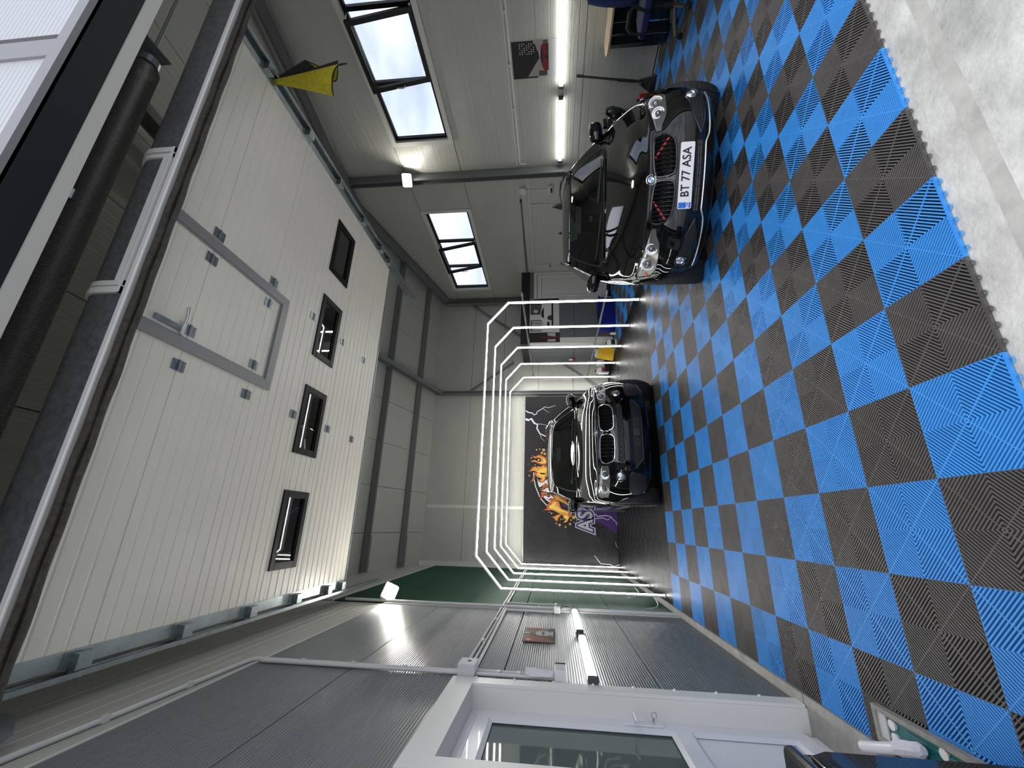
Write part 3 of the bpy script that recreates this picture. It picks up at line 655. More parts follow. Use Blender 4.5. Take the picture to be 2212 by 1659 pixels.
conduit('conduit_pipes', 'two grey conduits dropping from the junction box to the white socket', [[(cx, 1.14, 2.16), (cx, 1.14, 1.60)], [(cx, 1.20, 2.16), (cx, 1.20, 1.60)]], .013, [(cx, 1.17, 2.0), (cx, 1.17, 1.85)])
conduit('conduit_pipes', 'two grey conduits dropping to the small box beside the left tube lamp', [[(cx, 3.50, 2.20), (cx, 3.50, 1.60)], [(cx+.02, 3.85, 2.24), (cx+.02, 3.85, 1.60), (cx+.02, 3.85, 1.58)]], .013, [(cx, 3.5, 1.95), (cx, 3.85, 1.8)])
def wall_box(name, label, loc, d, mt, cap=None, cat='box'):
    t = thing(name, label, cat, loc); x, y, z = loc
    mb = MB(); mb.box(x-d[0]/2, x+d[0]/2, y-d[1]/2, y+d[1]/2, z-d[2]/2, z+d[2]/2); mb.build('casing', mt, t, bevel=.006)
    if cap: 
        mb = MB(); mb.box(*cap[0]); mb.build(cap[2], cap[1], t, bevel=.003)
    return t
b = wall_box('junction_box', 'grey junction box above the corner of the white door surround', (XL+.045, 1.165, 2.225), (.08, .16, .13), BOXG)
mb = MB(); mb.cyl((XL+.084, 1.165, 2.215), (XL+.088, 1.165, 2.215), .014, 12); mb.build('plug_hole', BLACKM, b)
wall_box('wall_socket', 'white socket with glossy black flap beside the near left tube lamp', (XL+.04, 1.175, 1.55), (.075, .15, .085), WHITE, ((XL+.02, XL+.079, 1.258, 1.275, 1.51, 1.59), BLACKG, 'flap'), 'socket')
wall_box('wall_socket', 'white cube socket above the far left tube lamp', (XL+.04, 3.50, 1.555), (.07, .085, .075), WHITE, ((XL+.02, XL+.07, 3.545, 3.60, 1.53, 1.58), BLACKG, 'flap'), 'socket')
tap = thing('air_tap', 'small brass air tap on the conduit end by the green wall', 'tap', (cx+.02, 3.85, 1.57))
mb = MB(); mb.cyl((cx+.02, 3.85, 1.59), (cx+.02, 3.85, 1.55), .019, 10); mb.build('elbow', WHITE, tap, smooth=True)
mb = MB(); mb.cyl((cx+.02, 3.86, 1.57), (cx+.02, 3.95, 1.57), .010, 10); mb.build('nozzle', mat('brass', (.6, .45, .2), .3, metal=1), tap, smooth=True)
cable('lamp_cable', 'black cable arching from the white cube socket to the left tube lamp', [(cx+.02, 3.53, 1.55), (cx+.03, 3.68, 1.47), (cx+.03, 3.72, 1.42), (cx+.02, 3.68, 1.36), (cx+.01, 3.61, 1.34)], .006, BLACKM)
mb = MB(); mb.add([(XL+.03, 1.12, 1.60), (XL+.035, 1.24, 1.60), (XL+.05, 1.23, 1.80), (XL+.03, 1.13, 1.80)], [(0,1,2,3)]); mb.add([(XL+.036, 1.10, 1.61), (XL+.044, 1.19, 1.60), (XL+.06, 1.20, 1.76), (XL+.034, 1.09, 1.77)], [(0,1,2,3)])
o = mb.build('paper_sheets', mat('white_paper', (.75, .74, .78), .7)); s_ = o.modifiers.new('t', 'SOLIDIFY'); s_.thickness = .001; tag(o, 'white paper sheets tucked behind the conduits at the socket', 'paper')
rx = XR-.016
conduit('conduit_pipes', 'pair of thin conduits running level along the right wall above the poster', [[(rx, .05, 2.245), (rx, 3.86, 2.245)], [(rx, .05, 2.20), (rx, 3.80, 2.20), (rx, 3.83, 2.17), (rx, 3.83, 2.08)]], .011, [(rx, y, 2.222) for y in (.6, 1.3, 2.0, 2.7, 3.4)])
conduit('conduit_pipes', 'short conduits from the right steel post to the wall junction box', [[(rx, 4.10, 2.245), (rx, 4.42, 2.235)], [(rx, 4.10, 2.22), (rx, 4.42, 2.205)]], .010)
wall_box('junction_box', 'grey junction box on the right wall just behind the steel post', (XR-.03, 4.50, 2.19), (.05, .17, .14), BOXG)
conduit('conduit_pipe', 'thin conduit dropping to the double socket on the right wall', [[(rx, 4.50, 2.12), (rx, 4.50, 1.66)]], .008)
conduit('conduit_pipe', 'long thin conduit running back along the right wall to the cabin', [[(rx, 4.08, 2.06), (rx, 7.50, 2.08)], [(rx, 4.92, 2.06), (rx, 4.92, 1.60)], [(rx, 7.15, 2.07), (rx, 7.15, 1.70)]], .010)
wall_box('wall_socket', 'double socket with two black flaps on the right wall', (XR-.03, 4.50, 1.60), (.06, .20, .10), BOXG, ((XR-.066, XR-.02, 4.43, 4.57, 1.565, 1.61), BLACKG, 'flap'), 'socket')
wall_box('wall_socket', 'small socket with a black flap beside the pale cabin door', (XR-.03, 7.15, 1.66), (.05, .09, .07), BOXG, ((XR-.06, XR-.02, 7.12, 7.18, 1.62, 1.655), BLACKG, 'flap'), 'socket')
hk = thing('hanging_bag', 'black cloth bag hung on a hook of the right wall behind the estate car', 'bag', (XR-.05, 4.98, 1.58))
mb = MB(); mb.tube([(XR-.005, 4.93, 1.58), (XR-.06, 4.95, 1.58), (XR-.07, 4.97, 1.60)], .009, 6); mb.build('hook', WHITE, hk, smooth=True)
mb = MB(); mb.grid([[(XR-.05+.04*f*cos(a), 4.98+.03*f+.10*f*sin(a), 1.59-.32*f+.03*f*sin(3*a)) for a in [2*pi*k/14 for k in range(14)]] for f in (.06, .2, .45, .75, 1)], closed=True); mb.build('bag_body', BLACKM, hk, smooth=True)
tb = thing('dark_tube', 'unlit dark grey tube along the right wall ending at the cabin', 'lamp', (XR-.02, 6.1, 2.27))
mb = MB(); mb.bar((XR-.022, 4.80, 2.255), (XR-.022, 7.46, 2.29), .035, .035); mb.build('tube_body', mat('dark_grey_tube', (.09, .10, .105), .35), tb, bevel=.008)
mb = MB(); mb.box(XR-.045, XR-.001, 4.74, 4.82, 2.232, 2.276); mb.build('end_cap', BLACKM, tb, bevel=.006)
conduit('conduit_pipe', 'thin conduit between the dark tube and the junction box', [[(rx, 4.585, 2.2), (rx, 4.74, 2.25)]], .008)
# ================================================================ the two cars
class Car:
    """local axes: x to the right seen from the front, y backwards from the nose, z up; the root carries place and heading"""
    def __init__(s, root, P):
        s.root = root; s.P = P; s.shell()
    def part(s, mb, name, mt, parent=None, **k):
        return mb.build(name, mt, parent or s.root, local=True, **k)
    def shell(s):
        P = s.P; XF, YFb, YT, ZT = P['XF'], P['YFb'], P['YT'], P['ZT']; nf = 5
        side = P['side']; tum = [.94, .965, .985, 1.0, .995, .98, .94]; tr = [0, .05, .24, .46, .68, .86, 1]; av = [0, 0, 0, .1, .45, .8, 1]
        wz, wr_, wys = P['wheel']
        def arch(y):
            z = 0
            for wy in wys:
                d = abs(y-wy); R = wr_+.035
                if d < R: z = max(z, wz+sqrt(R*R-d*d))
            return z
        cols = []
        for i in range(nf+1):
            col = []
            for r in range(6):
                col.append((XF[i]*P['xs'][r], P['inset'][r]+YFb[i]*(1-av[r])+YT[i]*av[r], P['ZL'][r]+(ZT[i]-ZT[0])*tr[r]))
            col.append((XF[i], YT[i], ZT[i])); cols.append(col)
        for y, w, zt, *yt in side:
            zl = P['sill']; za = arch(y); col = []; yt = yt[0] if yt else y
            for r in range(7):
                z = zl+(zt-zl)*tr[r]
                if za > 0: z = max(z, za+.012*r) if r < 6 else zt
                col.append((w*tum[r], y+(yt-y)*av[r], min(z, zt-.012*(6-r)) if r < 6 else zt))
            cols.append(col)
        rx, ry = P['rear']; rz = side[-1][2]+.02
        for x, y in zip(rx, ry):
            cols.append([(x*tum[r], y-[.08, .03, 0, .01, .05, .09, .13][r], P['sill']+.06+(rz-P['sill']-.06)*tr[r]) for r in range(7)])
        nc = len(cols); nh = len(P['hood'])-1; cow = nf+nh
        V = []; F = []; M = []; idx = {}
        def vert(key, co):
            if key not in idx: idx[key] = len(V); V.append(co)
            return idx[key]
        def a(c, r, sg):
            x, y, z = cols[c][r]; return vert(('a', c, r, 0 if abs(x) < 1e-6 else sg), (x*sg, y, z))
        fx = [0, .22, .45, .66, .82, 1]
        B = {}
        def row(c_pt, s_pt, px, pz, crease=0):
            out = []
            for i, f in enumerate(fx):
                z = s_pt[2]+(c_pt[1]-s_pt[2])*(1-f**pz)+(crease*(.4, 1)[i-2] if i in (2, 3) else 0)
                out.append((s_pt[0]*f, c_pt[0]+(s_pt[1]-c_pt[0])*f**px, z))
            return out
        hood = [[cols[i][6] for i in range(6)]]
        for j in range(1, nh+1): hood.append(row(P['hood'][j], cols[nf+j][6], 2.2, 2.6, .012 if j < nh else .004))
        cab = [hood[nh]]
        for k in range(1, 7): cab.append(row(P['cabc'][k], P['cabs'][k], 2.2, 2.4))
        cab.append([cols[nc-1-i][6] for i in range(6)])
        def b(j, i, sg):
            if j == 0: return a(i, 6, sg)
            if i == 5: return a(nf+j, 6, sg)
            x, y, z = hood[j][i]; return vert(('b', j, i, 0 if i == 0 else sg), (x*sg, y, z))
        def c(k, i, sg):
            if k == 0: return b(nh, i, sg)
            if k == 7: return a(nc-1-i, 6, sg)
            x, y, z = cab[k][i]; return vert(('c', k, i, 0 if i == 0 else sg), (x*sg, y, z))
        def face(vs, m):
            q = []
            for v in vs:
                if v not in q: q.append(v)
            if len(q) > 2: F.append(tuple(q)); M.append(m)
        for sg in (1, -1):
            for cc in range(nc-1):
                for r in range(6): face([a(cc, r, sg), a(cc+1, r, sg), a(cc+1, r+1, sg), a(cc, r+1, sg)], 1 if cc < 5 else 0)
            for j in range(nh):
                for i in range(5): face([b(j, i, sg), b(j, i+1, sg), b(j+1, i+1, sg), b(j+1, i, sg)], 2)
            for k in range(7):
                for i in range(5):
                    m = 3 if (k < 2 and i < 4) else (6 if (k == 6 and i < 4) else 4)
                    face([c(k, i, sg), c(k, i+1, sg), c(k+1, i+1, sg), c(k+1, i, sg)], m)
            for k in range(7): face([a(cow+k, 6, sg), a(cow+k+1, 6, sg), c(k+1, 5, sg), c(k, 5, sg)], 5)
        me = bpy.data.meshes.new('shell'); me.from_pydata(V, [], F); me.polygons.foreach_set('material_index', M)
        bm = bmesh.new(); bm.from_mesh(me); bmesh.ops.recalc_face_normals(bm, faces=bm.faces)
        cl = bm.edges.layers.float.get('crease_edge') or bm.edges.layers.float.new('crease_edge')
        for e in bm.edges:
            ms = {f.material_index for f in e.link_faces}
            if len(ms) > 1:
                if ms & {3, 5, 6}: e[cl] = .75
                elif ms == {0, 2} or ms == {1, 2}: e[cl] = P.get('hoodcrease', .35)
        bm.to_mesh(me); bm.free()
        for m in range(7): me.materials.append(PAINT)
        ob = bpy.data.objects.new('shell', me); COL.objects.link(ob)
        sd = ob.modifiers.new('s', 'SUBSURF'); sd.levels = 3; sd.render_levels = 3
        dg = bpy.context.evaluated_depsgraph_get(); dg.update(); full = bpy.data.meshes.new_from_object(ob.evaluated_get(dg))
        bpy.data.objects.remove(ob); full.shade_smooth()
        vs = [v.co.copy() for v in full.vertices]; ns = [v.normal.copy() for v in full.vertices]
        polys = [tuple(p.vertices) for p in full.polygons]; mi = [p.material_index for p in full.polygons]
        s.bvh = BVHTree.FromPolygons(vs, polys)
        s.sill_bvh = None
        names = {0: ('body_side', PAINT), 1: ('front_bumper', PAINT), 2: ('hood', PAINT), 3: ('windshield', CARGLASS), 4: ('roof', PAINT), 5: ('side_glass', CARGLASS), 6: ('rear_window', CARGLASS)}
        s.obj = {}
        for m, (nm, mt) in names.items():
            mp = {}; nv = []; nn = []; nfc = []
            for p, q in zip(polys, mi):
                if q != m: continue
                f = []
                for v in p:
                    if v not in mp: mp[v] = len(nv); nv.append(vs[v]); nn.append(ns[v])
                    f.append(mp[v])
                nfc.append(f)
            x = bpy.data.meshes.new(nm); x.from_pydata([tuple(v) for v in nv], [], nfc); x.materials.append(mt); x.shade_smooth()
            x.normals_split_custom_set_from_vertices([tuple(n) for n in nn]); x.update()
            o = bpy.data.objects.new(nm, x); COL.objects.link(o); o.parent = s.root; s.obj[nm] = o
        # shut lines round the hood
        ed = {}
        for p, q in zip(polys, mi):
            for i in range(len(p)):
                k = tuple(sorted((p[i], p[i-1]))); ed.setdefault(k, set()).add(q)
        g = MB(); w = MB()
        for (i, j), q in ed.items():
            if q in ({0, 2}, {1, 2}): g.bar(vs[i], vs[j], .0045, .0045)
            if q in ({3, 2}, {3, 4}): w.bar(vs[i], vs[j], .014, .010)
        s.part(g, 'shut_line', BLACKM, s.obj['hood'], fix=False); s.part(w, 'windshield_seal', BLACKM, s.obj['windshield'], fix=False)
    def hit(s, x, z, off=0.0):
        h = s.bvh.ray_cast(Vector((x, -3, z)), Vector((0, 1, 0)))
        if h[0] is None:
            h = s.bvh.find_nearest(Vector((x, .3, z)))
        n = h[1] if h[1].y < 0 else -h[1]
        return h[0]+n*off, n
    def patch(s, poly, off, name, mt, parent=None, n=44, skirt=.012, smooth=True, rings=(1, .86, .66, .44, .2)):
        P = [Vector(p) for p in poly]; L = [0]
        for i in range(len(P)): L.append(L[-1]+(P[(i+1) % len(P)]-P[i]).length)
        pts = []
        for k in range(n):
            d = L[-1]*k/n; i = max(j for j in range(len(P)) if L[j] <= d+1e-9); f = (d-L[i])/max(L[i+1]-L[i], 1e-9); pts.append(P[i].lerp(P[(i+1) % len(P)], f))
        c = sum(pts, Vector((0, 0)))/n; mb = MB()
        rows = [[s.hit(p.x, p.y, off-skirt)[0] for p in pts]]
        for r in rings: rows.append([s.hit(*(c+(p-c)*r), off)[0] for p in pts])
        rows.append([s.hit(c.x, c.y, off)[0]]*n)
        mb.grid(rows, closed=True)
        return s.part(mb, name, mt, parent, smooth=smooth)
    def line(s, poly, r, off, name, mt, parent=None, closed=True, n=60, sides=8):
        P = [Vector(p) for p in poly]; Q = P+[P[0]] if closed else P; L = [0]
        for i in range(len(Q)-1): L.append(L[-1]+(Q[i+1]-Q[i]).length)
        pts = []
        for k in range(n if closed else n+1):
            d = L[-1]*k/n; i = max(j for j in range(len(Q)-1) if L[j] <= d+1e-9); f = (d-L[i])/max(L[i+1]-L[i], 1e-9); pts.append(Q[i].lerp(Q[i+1], min(f, 1)))
        mb = MB(); mb.tube([s.hit(p.x, p.y, off)[0] for p in pts], r, sides, closed=closed)
        return s.part(mb, name, mt, parent, smooth=True)
    def disc(s, x, z, r, off, h, name, mt, parent=None, dome=0, n=22):
        p, nn = s.hit(x, z, off); nn = (nn+Vector((0, -1, 0))*1.0).normalized(); u = nn.cross(Vector((0, 0, 1))).normalized(); v = u.cross(nn)
        mb = MB(); rows = []
        prof = [(r, -h), (r, 0), (r*.86, dome*.3), (r*.6, dome*.65), (r*.3, dome*.93), (r*.02, dome)]
        for rr, d in prof: rows.append([p+nn*d+(u*cos(a)+v*sin(a))*rr for a in [2*pi*k/n for k in range(n)]])
        mb.grid(rows, closed=True); return s.part(mb, name, mt, parent, smooth=True)
    def ringd(s, x, z, r, t, off, name, mt, parent=None):
        p, nn = s.hit(x, z, off); nn = (nn+Vector((0, -1, 0))).normalized(); u = nn.cross(Vector((0, 0, 1))).normalized(); v = u.cross(nn)
        mb = MB(); mb.tube([p+(u*cos(a)+v*sin(a))*r for a in [2*pi*k/26 for k in range(26)]], t, 6, closed=True); return s.part(mb, name, mt, parent, smooth=True)
    def badge(s, x, z, r):
        p, nn = s.hit(x, z, .004); nn = (nn*1.2+Vector((0, -.9, 0))).normalized(); u = nn.cross(Vector((0, 0, 1))).normalized(); v = u.cross(nn)
        if u.x < 0: u = -u; v = -v
        mb = MB(); mb.cyl(p-nn*.01, p+nn*.004, r, 28); o = s.part(mb, 'badge', BLACKG)
        mb = MB(); mb.tube([p+nn*.004+(u*cos(a)+v*sin(a))*r for a in [2*pi*k/28 for k in range(28)]], r*.07, 6, closed=True); s.part(mb, 'badge_ring', CHROME, o, smooth=True)
        mb = MB(); mb.tube([p+nn*.005+(u*cos(a)+v*sin(a))*r*.62 for a in [2*pi*k/28 for k in range(28)]], r*.04, 6, closed=True); s.part(mb, 'badge_ring', CHROME, o, smooth=True)
        for nm, mt, qs in (('badge_blue', mat('badge_sky_blue', (.10, .30, .55), .3), (1, 3)), ('badge_white', mat('badge_white', (.8, .8, .82), .3), (0, 2))):
            mb = MB()
            for q in qs: mb.add([p+nn*.0055]+[p+nn*.0055+(u*cos(a)+v*sin(a))*r*.60 for a in [pi/2*(q+k/6) for k in range(7)]], [tuple(range(8))])
            s.part(mb, nm, mt, o, fix=False)
    def wheels(s):
        wz, r, ys = s.P['wheel']; tw = s.P['track']
        for y in ys:
            for sg in (1, -1):
                x = tw*sg; w = .125; mb = MB()
                prof = [(r*.70, -w*.9), (r*.90, -w), (r*.97, -w*.85), (r, -w*.55), (r, w*.55), (r*.97, w*.85), (r*.90, w), (r*.70, w*.9)]
                mb.grid([[(x+d, y+q*cos(t), wz-.002+q*sin(t)) for t in [2*pi*k/40 for k in range(40)]] for q, d in prof], closed=True)
                wh = s.part(mb, 'wheel', TYRE, smooth=True)
                mb = MB()
                for k in range(40):
                    t = 2*pi*k/40
                    for d0, d1 in ((-.10, -.045), (-.035, .035), (.045, .10)):
                        q = r+.002; t2 = t+.11
                        vs_ = [(x+dd, y+(q+e)*cos(tt), wz-.002+(q+e)*sin(tt)) for e in (-.006, .003) for dd, tt in ((d0, t), (d1, t), (d1, t2), (d0, t2))]
                        mb.add(vs_, [(0,3,2,1), (4,5,6,7), (0,1,5,4), (1,2,6,5), (2,3,7,6), (3,0,4,7)])
                s.part(mb, 'tread', TYRE, wh, fix=False)
                mb = MB(); xo = x+sg*.10
                mb.grid([[(xo-sg*dd, y+q*cos(t), wz+q*sin(t)) for t in [2*pi*k/40 for k in range(40)]] for q, dd in ((r*.72, .0), (r*.66, .012), (r*.62, .10), (.02, .11))], closed=True)
                for k in range(5):
                    t = 2*pi*k/5+.3
                    for dt in (-.16, .16): mb.bar((xo-sg*.03, y, wz), (xo-sg*.012, y+r*.68*cos(t+dt), wz+r*.68*sin(t+dt)), .035, .03, (1, 0, 0))
                mb.cyl((xo-sg*.05, y, wz), (xo-sg*.01, y, wz), .06, 16); s.part(mb, 'rim', RIM, wh)
    def under(s):
        P = s.P; w, L = P['W'], P['L']; mb = MB(); z = P['sill']
        mb.box(-w+.28, w-.28, .32, L-.25, z-.01, z+.22); mb.box(-w+.10, w-.10, 1.35, L-1.35, z-.01, z+.2); mb.box(-w+.35, w-.35, .22, .6, z+.02, z+.30)
        s.part(mb, 'underbody', BLACKM)
    def cabin(s):
        P = s.P; d = P['dash']; w = P['W']; mb = MB()      # d: (y of dash front, z top)
        y, z = d
        mb.grid([[(x*(w-.15), yy+.12*x*x, zz-.03*x*x) for x in (-1, -.7, -.35, 0, .35, .7, 1)] for yy, zz in ((y-.42, z-.05), (y, z), (y+.22, z+.005), (y+.30, z-.04), (y+.32, z-.30))])
        s.part(mb, 'dashboard', CARIN, smooth=True, fix=False)
        mb = MB(); mb.box(-w+.2, w-.2, y+.1, P['L']-.5, P['sill']+.1, z-.32); s.part(mb, 'cabin_floor', CARIN)
        for sx in (-1, 1):
            for yy in (y+.95, y+1.85):
                mb = MB(); x = sx*w*.42
                mb.box(x-.25, x+.25, yy-.35, yy+.15, z-.40, z-.24); mb.box(x-.24, x+.24, yy+.08, yy+.22, z-.30, z+.22); mb.box(x-.13, x+.13, yy+.12, yy+.21, z+.24, z+.38); mb.box(x-.08, x-.065, yy+.15, yy+.17, z+.2, z+.26); mb.box(x+.065, x+.08, yy+.15, yy+.17, z+.2, z+.26)
                s.part(mb, 'seat', CARIN, bevel=.03)
        mb = MB(); cx, cy, cz = w*.42, y+.42, z-.02; u, v = Vector((1, 0, 0)), Vector((0, .42, .9))
        mb.tube([Vector((cx, cy, cz))+u*.18*cos(a)+v*.18*sin(a) for a in [2*pi*k/28 for k in range(28)]], .016, 8, closed=True)
        mb.bar((cx-.17, cy, cz), (cx+.17, cy, cz), .03, .05); mb.bar((cx, cy, cz), (cx, cy-.22, cz-.16), .06, .06); s.part(mb, 'steering_wheel', mat('grey_leather', (.05, .055, .056), .5), smooth=False)
        my, mz = P['mirror_in']; mb = MB(); mb.prism(rrect(-.125, .125, -.04, .04, .03, 4), (0, my, mz), (1,0,0), (0,.15,1), (0,1,0), .03); mb.bar((0, my+.01, mz+.03), (0, my+.0, mz+.11), .03, .03); s.part(mb, 'rear_view_mirror', mat('mirror_housing', (.10, .105, .105), .45))
    def mirrors(s):
        P = s.P; mx, my, mz, sc = P['mirror']
        for sg in (1, -1):
            mb = MB(); rows = []
            for f, wy, hz in ((0, .035, .030), (.06, .075, .062), (.3, .095, .085), (.65, .092, .088), (.9, .072, .072), (1, .045, .045)):
                x = mx-.22*sc*(1-f); rows.append([(sg*x, my+(.03*f-.5*wy*0)*sc+sc*wy*cos(t)*(1 if cos(t) < 0 else .45), mz+sc*hz*sin(t)*(1.0 if sin(t) > 0 else .85)+.012*f) for t in [2*pi*k/20 for k in range(20)]])
            mb.grid(rows, closed=True); n = len(mb.v); mb.f += [tuple(range(20)), tuple(range(n-20, n))]; mb.m += [0, 0]
            o = s.part(mb, 'wing_mirror', PAINT, smooth=True)
            mb = MB(); mb.bar((sg*(mx-.30*sc), my+.03, mz-.085*sc), (sg*(mx-.12*sc), my+.02, mz-.05*sc), .09*sc, .035*sc); s.part(mb, 'mirror_arm', BLACKG, o, bevel=.01)
            mb = MB(); mb.prism(rrect(mx-.20*sc, mx-.02*sc, mz-.06*sc, mz+.075*sc, .03, 4), (0, my+.06*sc, 0), (sg, 0, 0), (0, 0, 1), (0, 1, 0), .006); s.part(mb, 'mirror_pane', CHROME, o)
    def rails(s, mt):
        for sg in (1, -1):
            pts = []
            for k in range(2, 7):
                x, y, z = s.P['cabs'][k]; pts.append((sg*(x-.03), y+.1, z+.055))
            p0, p1 = pts[0], pts[-1]; pts = [(p0[0], p0[1]-.06, p0[2]-.05)]+pts+[(p1[0], p1[1]+.05, p1[2]-.06)]
            mb = MB(); mb.tube(pts, .014, 8); s.part(mb, 'roof_rail', mt, smooth=True)
    def wipers(s):
        for x0, x1, e in ((-.08, -.58, .03), (.52, .05, .03)):
            P = []
            for k in range(8):
                x = x0+(x1-x0)*k/7; zz = s.P['wiper']+.035*k/7
                p, n = s.hit(x, zz, .014); P.append(p)
            mb = MB(); mb.tube(P, .008, 5); s.part(mb, 'wiper', BLACKM)
mir = lambda P: [(-x, z) for x, z in P]
def kidney(c, outl, nsl, frame_r, frame_mt, red=None, slat_mt=mat('gloss_black_slat', (.003, .003, .0035), .10, spec=.45)):
    for sg in (1, -1):
        P = [(x*sg, z) for x, z in outl]
        o = c.patch(P, .003, 'kidney_grille', mat('grille_recess_shade', (.003, .003, .003), .9, spec=.05), smooth=False)  # matte black patch on the body, coloured as the shade inside a recess
        xs_ = [x for x, z in P]; x0, x1 = min(xs_), max(xs_)
        def span(x):
            zz = []
            for i in range(len(P)):
                (xa, za), (xb, zb) = P[i-1], P[i]
                if (xa-x)*(xb-x) < 0: zz.append(za+(zb-za)*(x-xa)/(xb-xa))
            return (min(zz), max(zz)) if len(zz) >= 2 else None
        mb = MB()
        for k in range(nsl*3):
            x = x0+(x1-x0)*(k+.5)/(nsl*3); sp = span(x)
            if sp and sp[1]-sp[0] > .05 and k % 1 == 0:
                p, n = c.hit(x, sp[0]+.03, .0035); q, n2 = c.hit(x, sp[1]-.06, .0035); mb.bar(p, q, .0035, .002, (0, -1, 0))
        c.part(mb, 'radiator_fins', mat('radiator_grey', (.014, .0135, .013), .5, spec=.2), o, fix=False)
        if red:
            (xa, za), (xb, zb) = red; mb = MB(); p, n = c.hit(xa*sg, za, .001); q, n = c.hit(xb*sg, zb, .001); mb.cyl(p, q, .011, 8); c.part(mb, 'red_strut', RED, o, smooth=True)
        for k in range(1, nsl):
            x = x0+(x1-x0)*k/nsl; sp = span(x)
            if not sp or sp[1]-sp[0] < .06: continue
            mb = MB(); pts = [c.hit(x, sp[0]+(sp[1]-sp[0])*f, .014 if 0 < f < 1 else .004)[0] for f in (0, .15, .5, .85, 1)]; mb.tube(pts, .0068, 6); c.part(mb, 'grille_bar', slat_mt, o, smooth=True)
        c.line(P, frame_r, .006, 'kidney_frame', frame_mt, o)
def headlight(c, poly, lamps, amber):
    for sg in (1, -1):
        P = [(x*sg, z) for x, z in poly]
        o = c.patch(P, .002, 'headlight', DCHROME, n=60)
        c.line(P, .004, .003, 'lamp_gasket', BLACKG, o)
        for x, z, r in lamps:
            c.disc(x*sg, z, r, .006, .02, 'reflector', SILVER, o, dome=-.004)
            c.ringd(x*sg, z, r, .0075, .012, 'light_ring', mat('pearl_light_guide', (.85, .85, .83), .2), o)
            c.disc(x*sg, z, r*.56, .012, .01, 'projector_lens', mat('projector_glass', (.18, .19, .22), .03, metal=.7), o, dome=.018)
        if amber:
            x, z, r = amber; c.disc(x*sg, z, r, .007, .012, 'side_reflector', AMBER, o, dome=.006)
        c.patch([(x*sg, z) for x, z in [(poly[i][0], poly[i][1]) for i in c.P['brow']]], .006, 'lamp_brow', SILVER, o, n=30, skirt=.004)

# ---- estate car, nearer on the right, turned towards the gateway
E_ = thing('estate_car', 'black estate car with number plate BT 77 ASA parked nearer on the right', 'car', (2.603, .509, 0), -.579)
P1 = dict(XF=[0, .20, .40, .57, .70, .80], YFb=[0, .008, .045, .115, .22, .37], YT=[.075, .095, .15, .26, .42, .60], ZT=[.735, .737, .737, .734, .731, .726],
    ZL=[.185, .22, .36, .50, .60, .675], inset=[.10, .03, 0, 0, .008, .028], xs=[.94, .985, 1.02, 1.03, 1.02, 1.0],
    side=[(.47, .855, .738, .655), (.50, .872, .750, .71), (.62, .882, .772, .76), (.79, .890, .806, .86), (.96, .897, .840, .98), (1.12, .902, .878), (1.26, .905, .912), (1.50, .905, .95), (1.9, .905, .955), (2.3, .905, .96), (2.7, .905, .965), (3.3, .903, .98), (3.8, .895, .99), (4.2, .875, 1.0)],
    rear=([.80, .70, .55, .38, .2, 0], [4.42, 4.52, 4.57, 4.6, 4.615, 4.62]), sill=.21, wheel=(.322, .322, (.79, 3.60)), track=.775, W=.905, L=4.62,
    hood=[None, (.16, .764), (.25, .797), (.37, .831), (.52, .866), (.68, .897), (.86, .927), (1.04, .957), (1.22, .985)],
    cabc=[None, (1.57, 1.175), (1.95, 1.345), (2.45, 1.425), (3.2, 1.435), (3.8, 1.405), (4.3, 1.335)],
    cabs=[None, (.735, 1.82, 1.165), (.625, 2.12, 1.335), (.592, 2.5, 1.392), (.585, 3.2, 1.398), (.575, 3.8, 1.365), (.56, 4.2, 1.305)],
    dash=(1.62, .98), mirror_in=(1.98, 1.235), mirror=(.985, 1.60, 1.045, 1.0), wiper=1.0, brow=(0, 12, 11, 10, 9, 8))
c1 = Car(E_, P1)
c1.under(); c1.wheels(); c1.cabin(); c1.mirrors(); c1.rails(BLACKG); c1.wipers()
headlight(c1, [(.395, .682), (.397, .640), (.45, .632), (.517, .602), (.569, .592), (.666, .584), (.76, .577), (.805, .60), (.815, .690), (.779, .712), (.684, .718), (.577, .712), (.493, .700)], [(.562, .650, .048), (.690, .647, .055)], (.782, .632, .022))
KID = [(.020, .676), (.014, .640), (.018, .580), (.034, .542), (.082, .529), (.16, .530), (.25, .535), (.31, .549), (.350, .589), (.364, .645), (.35, .684), (.32, .699), (.25, .704), (.152, .703), (.07, .694)]
kidney(c1, KID, 10, .0105, BLACKG, ((.325, .588), (.175, .690)))
for sg in (1, -1):
    I = [(x*sg, z) for x, z in [(.42, .378), (.335, .342), (.446, .309), (.503, .303), (.612, .301), (.70, .315), (.748, .345), (.742, .40), (.70, .432), (.62, .422), (.55, .412), (.495, .41)]]
    o = c1.patch(I, .003, 'air_intake', mat('dark_intake_plastic', (.012, .012, .0125), .5)); c1.line(I, .005, .003, 'intake_edge', BLACKG, o)
    for z in (.33, .355, .38): c1.line([(sg*(.43+.6*(z-.33)), z), (sg*.63, z+.012)], .0035, .006, 'intake_rib', BLACKM, o, closed=False, n=10, sides=6)
    c1.ringd(.672*sg, .398, .050, .007, .010, 'fog_bezel', BLACKG, o)
    c1.disc(.672*sg, .398, .040, .008, .02, 'fog_lamp', SILVER, o, dome=.010); c1.ringd(.672*sg, .398, .024, .004, .018, 'fog_reflector', CHROME, o)
LG = [(.275, .374), (-.275, .374), (-.285, .324), (.285, .324)]
o = c1.patch(LG, .002, 'lower_grille', BLACKM)
for z in (.340, .358): c1.line([(-.27, z), (.27, z)], .003, .004, 'grille_bar', BLACKG, o, closed=False, n=16, sides=6)
